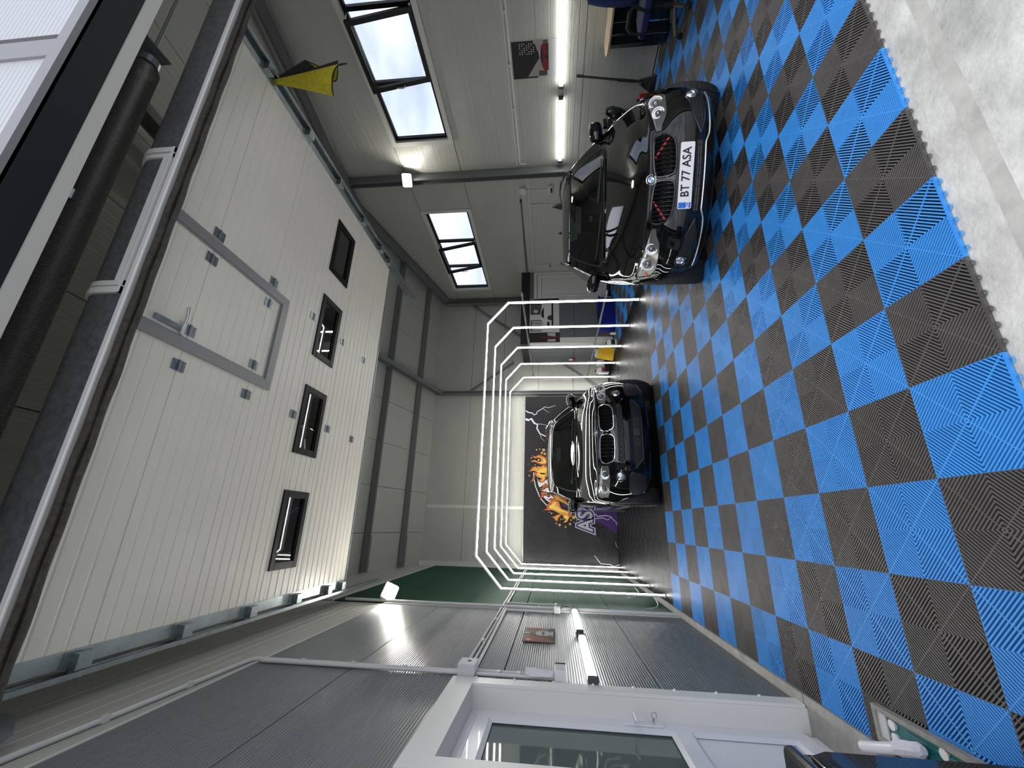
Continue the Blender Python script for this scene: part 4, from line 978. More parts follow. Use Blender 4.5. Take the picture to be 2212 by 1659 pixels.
for k in range(7): c1.line([(-.24+.08*k, .326), (-.24+.08*k, .372)], .003, .004, 'grille_bar', BLACKG, o, closed=False, n=3, sides=6)
c1.line([(.72, .262), (.40, .266), (.335, .272), (.262, .300), (-.262, .300), (-.335, .272), (-.40, .266), (-.72, .262)], .0065, .004, 'bumper_strip', ALU, closed=False, n=60)
c1.badge(0, .722, .041)
# number plate
PY = c1.hit(0, .455, 0)[0].y-.016
mb = MB(); mb.prism(rrect(-.26, .26, .397, .510, .010, 3), (0, PY, 0), (1,0,0), (0,0,1), (0,1,0), .008); pl_ = c1.part(mb, 'number_plate', mat('plate_white', (.80, .79, .78), .35))
mb = MB(); mb.flat([(-.254, .403), (-.209, .403), (-.209, .504), (-.254, .504)], (0, PY-.0012, 0), (1,0,0), (0,0,1)); c1.part(mb, 'plate_blue_band', mat('plate_blue', (.01, .13, .62), .35), pl_, fix=False)
mb = MB()
for k in range(12): mb.flat([(-.2315+.014*cos(2*pi*k/12)+.0028*cos(q), .478+.014*sin(2*pi*k/12)+.0028*sin(q)) for q in [2*pi*j/6 for j in range(6)]], (0, PY-.002, 0), (1,0,0), (0,0,1))
c1.part(mb, 'plate_stars', mat('plate_star_blue', (.10, .28, .75), .4), pl_, fix=False)
def ltext(c, body, size, x, z, y, mt, name, parent, bold=0, sx=1, spacing=1):
    o = text_mesh(body, size, name, mt, (x, y, z), (1, 0, 0), (0, 0, 1), None, bold=bold, sx=sx, spacing=spacing); o.parent = parent; return o
ltext(c1, 'BT 77 ASA', .098, .027, .455, PY-.002, BLACKM, 'plate_text', pl_, bold=.0016, sx=.86, spacing=1.02)
ltext(c1, 'RO', .036, -.2315, .428, PY-.002, mat('plate_white', (.8, .79, .78), .35), 'plate_country', pl_, bold=.001, sx=.9)
# sticker behind the windshield
p, n = c1.hit(-.10, 1.12, -.012); u = Vector((1, 0, 0)); v = n.cross(u).normalized(); v = v if v.z > 0 else -v
mb = MB(); mb.prism([(-.028, -.03), (.028, -.03), (.028, .03), (-.028, .03)], p, u, v, n, .002); st_ = c1.part(mb, 'windshield_sticker', mat('sticker_sand', (.28, .24, .15), .5)); mb = MB(); mb.prism([(-.015, -.016), (.015, -.016), (.015, .016), (-.015, .016)], p+n*.003, u, v, n, .001); c1.part(mb, 'sticker_print', BLACKM, st_)
# shark fin aerial
mb = MB(); mb.add([(-.03, 3.75, 1.405), (.03, 3.75, 1.405), (.03, 3.95, 1.39), (-.03, 3.95, 1.39), (0, 3.92, 1.475), (0, 3.86, 1.465)], [(0,1,5), (0,5,4,3), (1,2,4,5), (2,3,4)]); c1.part(mb, 'roof_aerial', BLACKG)

# ---- sport utility car in the light tunnel
S_ = thing('suv_car', 'black sport utility car standing under the light arches before the banner', 'car', (1.043, 3.412, 0), -.0042)
P2 = dict(XF=[0, .22, .44, .63, .76, .85], YFb=[0, .01, .05, .13, .24, .40], YT=[.10, .12, .17, .27, .40, .58], ZT=[.965, .966, .964, .960, .957, .952],
    ZL=[.23, .28, .46, .66, .80, .90], inset=[.12, .03, 0, 0, .012, .035], xs=[.95, .985, 1.02, 1.03, 1.02, 1.0],
    side=[(.51, .915, .962, .63), (.545, .935, .974, .69), (.69, .948, .992, .76), (.86, .955, 1.02, .88), (1.02, .962, 1.05, 1.03), (1.18, .965, 1.08), (1.32, .969, 1.11), (1.55, .969, 1.15), (2.0, .969, 1.165), (2.45, .969, 1.175), (2.9, .969, 1.185), (3.5, .965, 1.20), (4.0, .955, 1.215), (4.45, .93, 1.23)],
    rear=([.86, .74, .58, .4, .2, 0], [4.68, 4.78, 4.83, 4.86, 4.88, 4.885]), sill=.27, wheel=(.375, .375, (.86, 3.79)), track=.83, W=.969, L=4.88,
    hood=[None, (.16, 1.002), (.26, 1.037), (.40, 1.07), (.56, 1.10), (.73, 1.128), (.90, 1.153), (1.07, 1.178), (1.25, 1.205)],
    cabc=[None, (1.58, 1.41), (1.95, 1.625), (2.5, 1.725), (3.3, 1.745), (4.0, 1.71), (4.55, 1.63)],
    cabs=[None, (.81, 1.86, 1.385), (.705, 2.12, 1.585), (.665, 2.5, 1.668), (.66, 3.3, 1.685), (.65, 4.0, 1.645), (.63, 4.45, 1.57)],
    dash=(1.64, 1.20), mirror_in=(2.02, 1.49), mirror=(1.065, 1.66, 1.245, 1.05), wiper=1.225, brow=(0, 1, 2, 3, 4), hoodcrease=.3)
c2 = Car(S_, P2)
c2.under(); c2.wheels(); c2.cabin(); c2.mirrors(); c2.rails(CHROME); c2.wipers()
headlight(c2, [(.455, .912), (.55, .930), (.70, .940), (.80, .940), (.852, .925), (.868, .85), (.862, .795), (.76, .792), (.62, .797), (.525, .803), (.458, .822)], [(.575, .862, .056), (.745, .864, .060)], None)
KID2 = [(.042, .908), (.024, .875), (.024, .815), (.042, .757), (.08, .733), (.226, .729), (.345, .736), (.405, .764), (.432, .835), (.415, .897), (.375, .923), (.275, .929), (.10, .924)]
kidney(c2, KID2, 8, .011, CHROME)
mg = [(.402, .688), (-.402, .688), (-.415, .64), (-.37, .605), (.37, .605), (.415, .64)]
o = c2.patch(mg, .003, 'middle_grille', BLACKM); c2.line(mg, .006, .004, 'grille_edge', BLACKG, o)
for k in range(11):
    for j in range(2):
        cx_, cz_ = -.35+.07*k+(.035 if j else 0), .633+.028*j
        if abs(cx_) < .38: c2.line([(cx_+.021*cos(q), cz_+.017*sin(q)) for q in [2*pi*m_/6+pi/6 for m_ in range(6)]], .0025, .005, 'grille_cell', BLACKG, o, n=12, sides=5)
lo = [(.50, .46), (.38, .487), (-.38, .487), (-.50, .46), (-.36, .352), (.36, .352)]
o = c2.patch(lo, .002, 'lower_intake', mat('dark_intake_plastic', (.012, .012, .0125), .5)); c2.line(lo, .006, .004, 'intake_edge', BLACKG, o)
for x in (-.15, .15):
    o2 = c2.patch([(x-.065, .375), (x+.065, .375), (x+.065, .465), (x-.065, .465)], .005, 'intake_mesh', BLACKM, o)
    for k in range(9): c2.line([(x-.056+.014*k, .38), (x-.056+.014*k, .46)], .002, .008, 'mesh_bar', mat('brass_bar', (.20, .17, .11), .4, metal=.6), o2, closed=False, n=3, sides=5)
o = c2.patch([(-.05, .385), (.05, .385), (.05, .47), (-.05, .47)], .006, 'plate_holder', mat('grey_holder', (.035, .037, .045), .5))
for sg in (1, -1):
    I = [(x*sg, z) for x, z in [(.545, .50), (.56, .38), (.60, .32), (.76, .30), (.83, .33), (.835, .47), (.78, .53), (.60, .545)]]
    o = c2.patch(I, .003, 'corner_intake', BLACKM); c2.line(I, .005, .003, 'intake_edge', BLACKG, o)
    c2.ringd(.60*sg, .658, .066, .007, .010, 'fog_bezel', BLACKG); f_ = c2.disc(.60*sg, .658, .052, .008, .02, 'fog_lamp', SILVER, None, dome=.012); c2.ringd(.60*sg, .658, .030, .005, .020, 'fog_reflector', CHROME, f_)
    c2.disc(.505*sg, .585, .022, .003, .01, 'parking_sensor', BLACKG, None, dome=.004)
c2.badge(0, .972, .041)
for x, z, r, col in ((-.56, 1.28, .032, (.05, .30, .12)), (-.52, 1.24, .022, (.10, .10, .22))):
    p, n = c2.hit(x, z, -.010); u = Vector((1, 0, 0)); v = n.cross(u).normalized(); mb = MB(); mb.prism([(r*cos(a), r*sin(a)) for a in [2*pi*k/14 for k in range(14)]], p, u, v, n, .002); c2.part(mb, 'windshield_sticker', mat('sticker_%d' % int(col[1]*100), col, .5))
# skirt: side rub strips
for c in (c1, c2):
    z = c.P['sill']+.02
    for sg in (1, -1):
        mb = MB(); mb.box(min(sg*(c.P['W']-.06), sg*(c.P['W']-.01)), max(sg*(c.P['W']-.06), sg*(c.P['W']-.01)), c.P['wheel'][2][0]+.48, c.P['wheel'][2][1]-.48, z-.03, z+.07); c.part(mb, 'side_sill', BLACKG, bevel=.01)
# ================================================================ printed banner on the back wall
BY = 8.68
bn = thing('printed_banner', 'large dark printed banner with flames and lightning on the back wall', 'banner', (1.02, BY, .01))
mb = MB(); mb.box(-1.17, 3.20, BY, BY+.006, .012, 2.365)
BANM = mat('dark_banner_fabric', (.017, .0155, .0175), .55, bump=(2.6, .05), var=(1.2, .3), spec=.25); mb.build('fabric', BANM, bn)
mb = MB(); mb.cyl((-1.18, BY+.012, 2.36), (3.21, BY+.012, 2.36), .014, 8); mb.build('top_rod', GALV_D, bn)
for x in (-1.0, 1.0, 3.0):
    mb = MB(); mb.bar((x, BY+.012, 2.36), (x, YB-.01, 2.42), .012, .012); mb.build('hook', GALV_D, bn)
def pm(n, c, e=0): return mat(n, c, .55)
ORANGE, AMBERP, YELP = pm('print_orange', (.42, .095, .02)), pm('print_amber', (.62, .28, .05)), pm('print_yellow', (.75, .50, .08))
PALEP, LILAC, PURPLE, VIOLET = pm('print_pale_grey', (.62, .62, .62)), pm('print_lilac_white', (.62, .66, .74)), pm('print_dark_purple', (.040, .005, .11)), pm('print_violet', (.035, .022, .15))
SILVP, GOLD = pm('print_silver', (.36, .36, .38)), pm('print_gold', (.50, .30, .10))
BD = {
 'l1': [(2.791, 2.341), (2.737, 2.258), (2.728, 2.168), (2.669, 2.103), (2.703, 2.038), (2.762, 2.022), (2.829, 1.908), (2.902, 1.81), (2.88, 1.713), (2.914, 1.599), (2.939, 1.517)],
 'l1b': [(2.855, 1.859), (2.779, 1.762), (2.736, 1.681)],
 'l2': [(2.552, 2.346), (2.518, 2.264), (2.56, 2.183), (2.436, 2.101), (2.394, 2.012), (2.287, 2.027), (2.141, 1.946), (2.068, 1.787)],
 'l2b': [(2.416, 1.996), (2.403, 1.875), (2.371, 1.746)],
 'l2c': [(2.108, 1.938), (2.011, 1.906), (1.931, 1.811)],
 'l3': [(0.079, 0.538), (0.021, 0.479), (0.048, 0.272), (0.021, 0.152), (-0.051, 0.095), (-0.1, 0.03), (-0.172, 0.011)],
 'l3b': [(-0.032, 0.535), (-0.013, 0.351), (-0.061, 0.232), (-0.001, 0.16)],
 'l4': [(-0.893, 0.599), (-0.981, 0.529), (-1.081, 0.445), (-1.088, 0.225), (-1.132, 0.132), (-1.08, -0.01)],
 'l5': [(-0.575, 0.071), (-0.659, 0.054), (-0.702, 0.005)],
 'purple': [(0.138, 0.543), (0.18, -0.009), (-0.23, 0.015), (-0.279, 0.213), (-0.039, 0.52)],
 'f1': [(1.111, 2.269), (1.15, 2.2), (1.22, 2.154), (1.26, 2.06), (1.222, 1.982), (1.27, 1.889), (1.317, 1.764), (1.011, 1.765), (1.009, 1.873), (1.069, 1.981), (1.129, 2.075), (1.127, 2.168)],
 'f2': [(1.374, 2.187), (1.414, 2.124), (1.376, 2.03), (1.346, 1.936), (1.409, 1.874), (1.487, 1.921), (1.501, 2.015), (1.485, 2.109), (1.547, 2.149), (1.517, 2.062), (1.565, 1.984), (1.55, 1.889), (1.473, 1.772), (1.317, 1.772), (1.3, 1.92), (1.36, 2.061)],
 'f3': [(1.098, 2.076), (1.103, 1.744), (1.007, 1.744), (0.975, 1.784), (0.879, 1.8), (0.831, 1.897), (0.877, 1.97), (0.91, 1.881), (0.956, 1.946), (0.987, 2.035)],
 'f4': [(0.696, 1.961), (0.682, 1.881), (0.784, 1.849), (0.817, 1.768), (0.724, 1.737), (0.715, 1.801), (0.659, 1.849), (0.666, 1.913)],
 'f5': [(0.425, 1.952), (0.488, 1.896), (0.573, 1.912), (0.605, 1.833), (0.56, 1.761), (0.491, 1.713), (0.536, 1.817), (0.474, 1.841), (0.442, 1.896)],
 'f6': [(0.123, 1.864), (0.185, 1.77), (0.292, 1.738), (0.355, 1.659), (0.429, 1.777), (0.415, 1.674), (0.448, 1.579), (0.374, 1.454), (0.268, 1.423), (0.179, 1.362), (0.124, 1.161), (0.035, 1.116), (-0.056, 1.211), (-0.131, 1.243), (-0.148, 1.351), (-0.101, 1.258), (-0.013, 1.287), (0.029, 1.395), (0.086, 1.488), (0.143, 1.613), (0.156, 1.738)],
 'f7': [(-0.022, 1.645), (-0.005, 1.567), (0.041, 1.489), (0.059, 1.364), (-0.002, 1.427), (-0.062, 1.474), (-0.122, 1.49), (-0.094, 1.552), (-0.043, 1.583)],
 'f8': [(0.857, 2.196), (0.89, 2.139), (0.945, 2.14), (0.962, 2.083), (0.906, 2.099), (0.858, 2.139)],
 'y1': [(1.144, 2.091), (1.13, 1.997), (1.192, 1.92), (1.225, 1.772), (1.072, 1.773), (1.047, 1.889), (1.099, 1.982)],
 'y2': [(1.377, 1.999), (1.362, 1.905), (1.41, 1.842), (1.487, 1.874), (1.441, 1.795), (1.34, 1.788), (1.331, 1.92)],
 'y3': [(1.083, 2.011), (1.07, 1.768), (1.022, 1.816), (0.911, 1.833), (0.862, 1.897), (0.958, 1.849), (1.004, 1.946)],
 'y6': [(0.217, 1.707), (0.294, 1.627), (0.358, 1.517), (0.266, 1.549), (0.193, 1.424), (0.121, 1.27), (0.063, 1.209), (0.105, 1.332), (0.117, 1.457), (0.174, 1.581)],
 'y7': [(0.0, 1.349), (0.032, 1.24), (-0.026, 1.203), (-0.116, 1.266), (-0.136, 1.336), (-0.072, 1.273)],
 'w1': [(0.955, 2.01), (0.845, 1.961), (0.847, 1.849), (0.912, 1.752), (0.739, 1.753), (0.769, 1.849), (0.72, 1.961)],
 'w2': [(0.642, 1.937), (0.644, 1.849), (0.708, 1.737), (0.585, 1.673), (0.599, 1.753), (0.613, 1.817)],
 'w3': [(0.473, 1.848), (0.505, 1.785), (0.461, 1.706), (0.54, 1.61), (0.479, 1.555), (0.448, 1.595), (0.43, 1.69), (0.339, 1.659), (0.368, 1.738)],
 'ring': [(1.05, 2.095), (0.922, 2.099), (0.718, 2.049), (0.471, 1.944)],
 'ring2': [(0.426, 1.92), (0.351, 1.848), (0.254, 1.754)],
 'ring0': [(1.098, 2.106), (0.976, 2.105)],
 'bub': [(1.698, 2.032), (1.715, 1.945), (1.692, 1.842), (1.613, 1.89), (1.59, 1.811), (1.476, 2.172), (1.424, 1.975), (1.298, 2.068), (1.238, 1.974), (1.307, 2.256), (1.008, 2.222), (0.097, 1.691), (0.068, 1.637), (-0.209, 1.437), (-0.174, 1.522), (-0.076, 1.405), (-0.016, 1.079), (-0.084, 1.15), (-0.08, 1.003), (-0.18, 1.175), (-0.134, 1.074)],
 'star': [(-0.254, 1.288)],
 'A': [(-0.262, 0.962), (-0.253, 0.589)],
 'S': [(0.017, 0.931), (0.026, 0.593)],
 'Aw': [(-0.143, 0.585), (-0.368, 0.594)],
 'mid': [(0.376, 1.359), (0.305, 1.141), (0.242, 1.267), (0.24, 1.346)],
}
def decal(mb, poly, lvl):
    y = BY-.0012*lvl; mb.add([(x, y, z) for x, z in poly], [tuple(range(len(poly)))])
def smooth_poly(P, n=3):
    P = [Vector(p) for p in P]; k = len(P); out = []
    for i in range(k):
        a, b, c, d = P[i-1], P[i], P[(i+1) % k], P[(i+2) % k]
        for t in [j/n for j in range(n)]: out.append(tuple(.5*((2*b)+(c-a)*t+(2*a-5*b+4*c-d)*t*t+(3*b-a-3*c+d)*t**3)))
    return out
def stroke(mb, P, w0, w1, lvl):
    P = [Vector(p) for p in P]; n = len(P); y = BY-.0012*lvl
    L, R = [], []
    for i in range(n):
        t = (P[min(i+1, n-1)]-P[max(i-1, 0)]).normalized(); w = (w0+(w1-w0)*i/(n-1))/2; nn = Vector((t.y, -t.x))
        L.append(P[i]+nn*w); R.append(P[i]-nn*w)
    for i in range(n-1): mb.add([(v.x, y, v.y) for v in (L[i], L[i+1], R[i+1], R[i])], [(0, 1, 2, 3)])
def dbuild(mb, name, mt):
    o = mb.build(name, mt, bn, fix=False); return o
for ks in (('l1', 'l1b'), ('l2', 'l2b', 'l2c'), ('l3',), ('l3b',), ('l4',), ('l5',)):
    mb = MB()
    for k in ks: stroke(mb, BD[k], *dict(l1=(.03, .008), l1b=(.010, .004), l2=(.06, .028), l2b=(.012, .006), l2c=(.012, .004), l3=(.016, .012), l3b=(.014, .010), l4=(.006, .014), l5=(.006, .008))[k], 2)
    dbuild(mb, 'lightning_print', LILAC)
for P_ in ([(-.05, .60), (.10, .62), (.34, .60), (.36, .02), (-.34, .02), (-.30, .14), (-.18, .34)], BD['mid']):
    mb = MB(); decal(mb, smooth_poly(P_), 1); dbuild(mb, 'purple_print', PURPLE)
mb = MB()
for k in ('f1', 'f2', 'f3', 'f4', 'f5', 'f6', 'f7', 'f8'): decal(mb, smooth_poly(BD[k]), 4)
dbuild(mb, 'flame_print', ORANGE)
mb = MB()
for k in ('f1', 'f2', 'f3', 'f6', 'f7'):
    P = BD[k]; c = Vector((sum(p[0] for p in P)/len(P), sum(p[1] for p in P)/len(P)))
    Q = [tuple(c+(Vector(p)-c)*.74) for p in P]; decal(mb, smooth_poly(Q), 5)
dbuild(mb, 'flame_core_print', AMBERP)
mb = MB()
for k in ('y1', 'y2', 'y3', 'y6', 'y7'): decal(mb, smooth_poly(BD[k]), 6)
dbuild(mb, 'flame_tongue_print', YELP)
mb = MB()
for k in ('w1', 'w2', 'w3'): decal(mb, smooth_poly(BD[k]), 3)
for k in ('ring', 'ring2', 'ring0'): stroke(mb, BD[k], .022, .022, 3)
dbuild(mb, 'white_print', PALEP)
mb = MB(); rr = [.022, .018, .04, .034, .036, .020, .03, .014, .026, .01, .02, .014, .020, .030, .018, .016, .044, .020, .018, .028, .012]
for (x, z), r in zip(BD['bub'], rr): decal(mb, [(x+r*cos(a), z+r*sin(a)) for a in [2*pi*j/14 for j in range(14)]], 4)
x, z = BD['star'][0]; decal(mb, [(x+(.035 if j % 2 == 0 else .013)*sin(2*pi*j/10), z+(.035 if j % 2 == 0 else .013)*cos(2*pi*j/10)) for j in range(10)], 4)
dbuild(mb, 'bubble_print', GOLD)
for b, mt, lv, nm in ((.075, LILAC, 4, 'lettering_border'), (.058, VIOLET, 5.4, 'lettering_edge'), (.022, BLACKM, 6.8, 'lettering_shadow'), (.012, SILVP, 8, 'lettering')):
    t_ = text_mesh('AS', .50, nm, mt, (-.10, BY-.0012*lv, .775), (1, 0, 0), (0, 0, 1), bn, bold=b, align='CENTER', spacing=1.12, sx=.80)

# ================================================================ posters
class Art:      # a flat print built from shapes; u to the right and v upwards, both 0..1
    def __init__(s, name, label, O, U, V, w, h, cat='poster', t=.006):
        s.U, s.V = Vector(U), Vector(V); s.N = s.U.cross(s.V); s.O = Vector(O); s.w, s.h = w, h; s.k = 0
        s.t = thing(name, label, cat, O)
        mb = MB(); mb.prism([(0, 0), (w, 0), (w, h), (0, h)], s.O-s.N*t, s.U, s.V, s.N, t); s.base = mb
    def paper(s, mt): s.base.build('sheet', mt, s.t)
    def shapes(s, name, polys, col, rough=.45):
        s.k += 1; mb = MB(); O = s.O+s.N*(.0007*s.k)
        for P in polys: mb.flat([(u*s.w, v*s.h) for u, v in P], O, s.U, s.V)
        return mb.build(name, mat('print_%02d%02d%02d' % tuple(int(99*c) for c in col), col, rough, spec=.2), s.t, fix=False)
def R4(a, b, c, d): return [(a, c), (b, c), (b, d), (a, d)]
P = Art('wall_poster', 'dark city night poster with a red car above the right tube lamp', (XR-.008, 2.22, 1.45), (0, -1, 0), (0, 0, 1), .53, .72)
P.paper(mat('print_floor_grey', (.42, .43, .44), .45))
P.shapes('night_sky', [[(0, .47), (.2, .38), (.8, .45), (1, .55), (1, 1), (0, 1)]], (.008, .008, .012))
P.shapes('facade', [[(.04, .30), (.05, .68), (.40, .50), (.55, .42), (.55, .30)], [(.72, .30), (1, .33), (1, .56), (.88, .50), (.72, .46)]], (.30, .28, .28))
P.shapes('shop_front', [R4(.05, .20, .26, .44), R4(.93, 1, .24, .34)], (.07, .06, .06))
P.shapes('lit_windows', [R4(.66+.052*i, .66+.052*i+.028, .53+.048*j, .53+.048*j+.020) for i in range(6) for j in range(7) if (i*7+j*3) % 4], (.45, .43, .40))
P.shapes('car_body', [[(.20, .245), (.92, .245), (.93, .33), (.86, .385), (.70, .40), (.55, .405), (.36, .375), (.24, .34), (.19, .30)]], (.17, .012, .016))
P.shapes('car_glass', [[(.40, .37), (.56, .398), (.70, .395), (.80, .37), (.74, .35), (.46, .345)]], (.012, .010, .012))
P.shapes('car_wheels', [[(.56+.055*cos(a), .272+.042*sin(a)) for a in [2*pi*j/14 for j in range(14)]], [(.84+.04*cos(a), .27+.035*sin(a)) for a in [2*pi*j/14 for j in range(14)]]], (.02, .02, .022))
P.shapes('car_shade', [R4(.20, .92, .232, .250)], (.02, .012, .012))
P = Art('wall_poster', 'small brown poster of a silver race car on the left wall', (XL+.012, 2.10, 1.585), (0, 1, 0), (0, 0, 1), .54, .31)
P.paper(mat('print_brown', (.075, .035, .025), .35))
P.shapes('red_ground', [[(0, .25), (.5, .3), (.55, .55), (.25, .95), (0, 1)], [(.7, .45), (1, .5), (1, .95), (.75, .9)]], (.20, .045, .022))
P.shapes('dark_road', [[(.10, 0), (1, 0), (1, .12), (.62, .45), (.45, .45)]], (.05, .045, .045))
P.shapes('race_car', [[(.40, .06), (.74, .06), (.76, .46), (.68, .62), (.46, .62), (.39, .46)]], (.42, .41, .42))
P.shapes('car_nose', [[(.44, .62), (.70, .62), (.62, .80), (.52, .80)], R4(.43, .70, .34, .42), R4(.41, .48, .12, .2), R4(.66, .73, .12, .2)], (.06, .075, .085))
P.shapes('white_mark', [[(.53, .84), (.61, .84), (.60, 1), (.55, 1)], [(.05, .80), (.12, .74), (.16, .86), (.10, .92)]], (.5, .47, .45))
CY, CX = 7.50, 4.30
P = Art('wall_poster', 'pale poster of a white sports car on the cabin front', (4.62, CY-.012, 1.40), (1, 0, 0), (0, 0, 1), 1.02, .79)
P.paper(mat('print_pale', (.60, .59, .57), .45))
P.shapes('backdrop', [R4(.52, .98, .60, .98), R4(.03, .36, .60, .97)], (.10, .09, .085))
P.shapes('light_flare', [[(.62+.05*cos(a), .80+.08*sin(a)) for a in [2*pi*j/12 for j in range(12)]]], (.5, .47, .42))
P.shapes('window_grid', [R4(.05+.075*i, .105+.075*i, .55, .92) for i in range(4)], (.42, .41, .40))
P.shapes('sports_car', [[(.14, .28), (.90, .26), (.95, .42), (.86, .50), (.66, .62), (.44, .64), (.26, .52), (.13, .44)]], (.66, .65, .63))
P.shapes('car_glass', [[(.40, .52), (.47, .61), (.62, .60), (.74, .52)], R4(.16, .30, .33, .41), [(.88, .30), (.97, .30), (.97, .46), (.90, .44)]], (.02, .02, .022))
P.shapes('car_wheel', [[(.42+.075*cos(a), .30+.10*sin(a)) for a in [2*pi*j/16 for j in range(16)]]], (.05, .05, .055))
P.shapes('car_shade', [R4(.14, .92, .20, .26)], (.03, .03, .03))
P = Art('wall_poster', 'narrow dark poster with a red stripe at the cabin corner', (4.33, CY-.012, 1.39), (1, 0, 0), (0, 0, 1), .27, .80)
P.paper(mat('print_black', (.012, .011, .011), .4))
P.shapes('red_stripe', [R4(.42, .60, .02, .62)], (.16, .02, .03))
P.shapes('pale_print', [R4(.08, .3, .14, .40), [(.60, .14), (1, .14), (1, .40), (.7, .40)]], (.42, .41, .40))

# ================================================================ black topped storage cabin in the back corner
cb = thing('storage_cabin', 'small grey cabin with a black roof band in the back right corner', 'cabin', (CX, CY, 0))
def cpart(x0, x1, y0, y1, z0, z1, name, mt, bevel=0): m_ = MB(); m_.box(x0, x1, y0, y1, z0, z1); return m_.build(name, mt, cb, bevel=bevel)
CABG = mat('cabin_grey_panel', (.115, .125, .132), .45)
for z0, z1 in ((.03, 1.0), (1.008, 2.2)):
    cpart(4.47, 5.56, CY, CY+.05, z0, z1, 'cabin_panel', CABG, .003); cpart(CX, CX+.05, CY+.30, 8.15, z0, z1, 'cabin_panel', CABG, .003); cpart(CX, CX+.05, 8.158, 8.78, z0, z1, 'cabin_panel', CABG, .003)
cpart(CX, 4.465, CY-.005, CY+.29, .02, 2.2, 'corner_post', CREAM_PLAIN, .003)
cpart(CX-.02, 6.49, CY-.025, CY+.06, 2.2, 2.43, 'roof_band', BLACKM); cpart(CX-.02, CX+.06, CY+.06, 8.78, 2.2, 2.43, 'roof_band', BLACKM)
cpart(CX+.06, 6.49, CY+.06, 8.78, 2.24, 2.27, 'roof_sheet', BLACKM); cpart(5.56, 6.49, CY, CY+.05, 2.085, 2.2, 'cabin_panel', CABG)
dr = MB(); dr.box(5.58, 5.66, CY-.012, CY+.05, 0, 2.085); dr.box(6.43, 6.49, CY-.012, CY+.05, 0, 2.085); dr.box(5.66, 6.43, CY-.012, CY+.05, 2.0, 2.085); dr.build('door_frame', WHITEC := mat('warm_white_pvc', (.62, .61, .57), .35), cb, bevel=.004)
d = MB(); a, b = 5.67, 6.42
d.box(a, b, CY+.01, CY+.045, .10, .22); d.box(a, b, CY+.01, CY+.045, 1.87, 1.99); d.box(a, a+.11, CY+.01, CY+.045, .22, 1.87); d.box(b-.11, b, CY+.01, CY+.045, .22, 1.87)
do = d.build('door', WHITEC, cb, bevel=.006)
d = MB(); d.box(a+.118, b-.118, CY+.022, CY+.04, .228, 1.862); d.build('door_panel', WHITEC, do)
d = MB(); d.box(a+.035, a+.075, CY, CY+.01, .95, 1.18); d.tube([(a+.055, CY, 1.09), (a+.055, CY-.045, 1.09), (a+.065, CY-.05, 1.09), (a+.17, CY-.045, 1.085)], .009, 8); d.build('door_handle', WHITE, do)
cpart(5.66, 6.43, CY-.005, CY+.05, .0, .08, 'door_sill', BLACKM)

# ---- things along the cabin foot
t = thing('storage_bin', 'deep blue plastic bin standing at the front of the cabin', 'bin', (4.95, 7.22, 0))
BLU = mat('deep_blue_plastic', (.004, .010, .19), .38)
mb = MB(); mb.grid([[(4.95+sx*(.44+.03*f), 7.22+sy*(.20+.02*f), z) for sx, sy in [(cos(q)*abs(cos(q))**-.55 if abs(cos(q)) > 1e-6 else 0, sin(q)*abs(sin(q))**-.55 if abs(sin(q)) > 1e-6 else 0) for q in [2*pi*(k+.5)/28 for k in range(28)]]] for f, z in ((.0, .0), (.3, .12), (.6, .25), (.75, .33), (1, .335), (1, .37))], closed=True)
n_ = len(mb.v); mb.f.append(tuple(range(n_-28, n_))); mb.m.append(0); mb.build('bin_body', BLU, t, smooth=True)
mb = MB(); mb.box(4.50, 5.40, 7.01, 7.43, .37, .405); mb.box(4.56, 5.34, 7.05, 7.39, .405, .42); mb.build('lid', BLU, t, bevel=.015)
mb = MB(); mb.bar((4.72, 7.0, .44), (5.02, 7.0, .44), .03, .02); mb.box(4.72, 4.75, 6.99, 7.05, .41, .44); mb.box(4.99, 5.02, 6.99, 7.05, .41, .44); mb.build('lid_handle', BLACKM, t)
t = thing('spray_bottle', 'tiny bottle with a red head beside the blue bin', 'bottle', (4.38, 7.15, 0))
mb = MB(); mb.tube([(4.38, 7.15, .0), (4.38, 7.15, .10), (4.38, 7.15, .13), (4.38, 7.15, .15)], [.035, .035, .014, .012], 12); mb.build('bottle_body', WHITE, t, smooth=True)
mb = MB(); mb.cyl((4.38, 7.15, .15), (4.38, 7.15, .19), .016, 10); mb.bar((4.38, 7.15, .185), (4.34, 7.12, .185), .02, .02); mb.build('spray_head', mat('red_plastic', (.42, .02, .015), .4), t)
t = thing('foam_sheet', 'yellow foam sheet with a hexagon pattern leaning by the cabin side', 'sheet', (4.03, 7.5, 0))
YEL = mat('yellow_foam', (.60, .37, .008), .7); YED = mat('yellow_foam_shade', (.40, .235, .006), .75)
A0, A1 = Vector((3.88, 7.70, .01)), Vector((4.10, 7.36, .01)); U = (A1-A0).normalized(); V = (Vector((.10, .06, .415))).normalized(); Nn = U.cross(V)
mb = MB(); mb.prism([(0, 0), (.40, 0), (.42, .40), (0, .42)], A0, U, V, Nn, .03); mb.build('foam_body', YEL, t)
mb = MB()
for i in range(3):
    for j in range(2):
        cxh, cyh = .07+.135*i, .11+.19*j; mb.prism([(cxh+.062*sx, cyh+.088*sy) for sx, sy in ((0, 1), (.9, .5), (.9, -.5), (0, -1), (-.9, -.5), (-.9, .5))], A0-Nn*.0, U, V, -Nn, .004)
mb.build('hexagon_relief', YED, t)
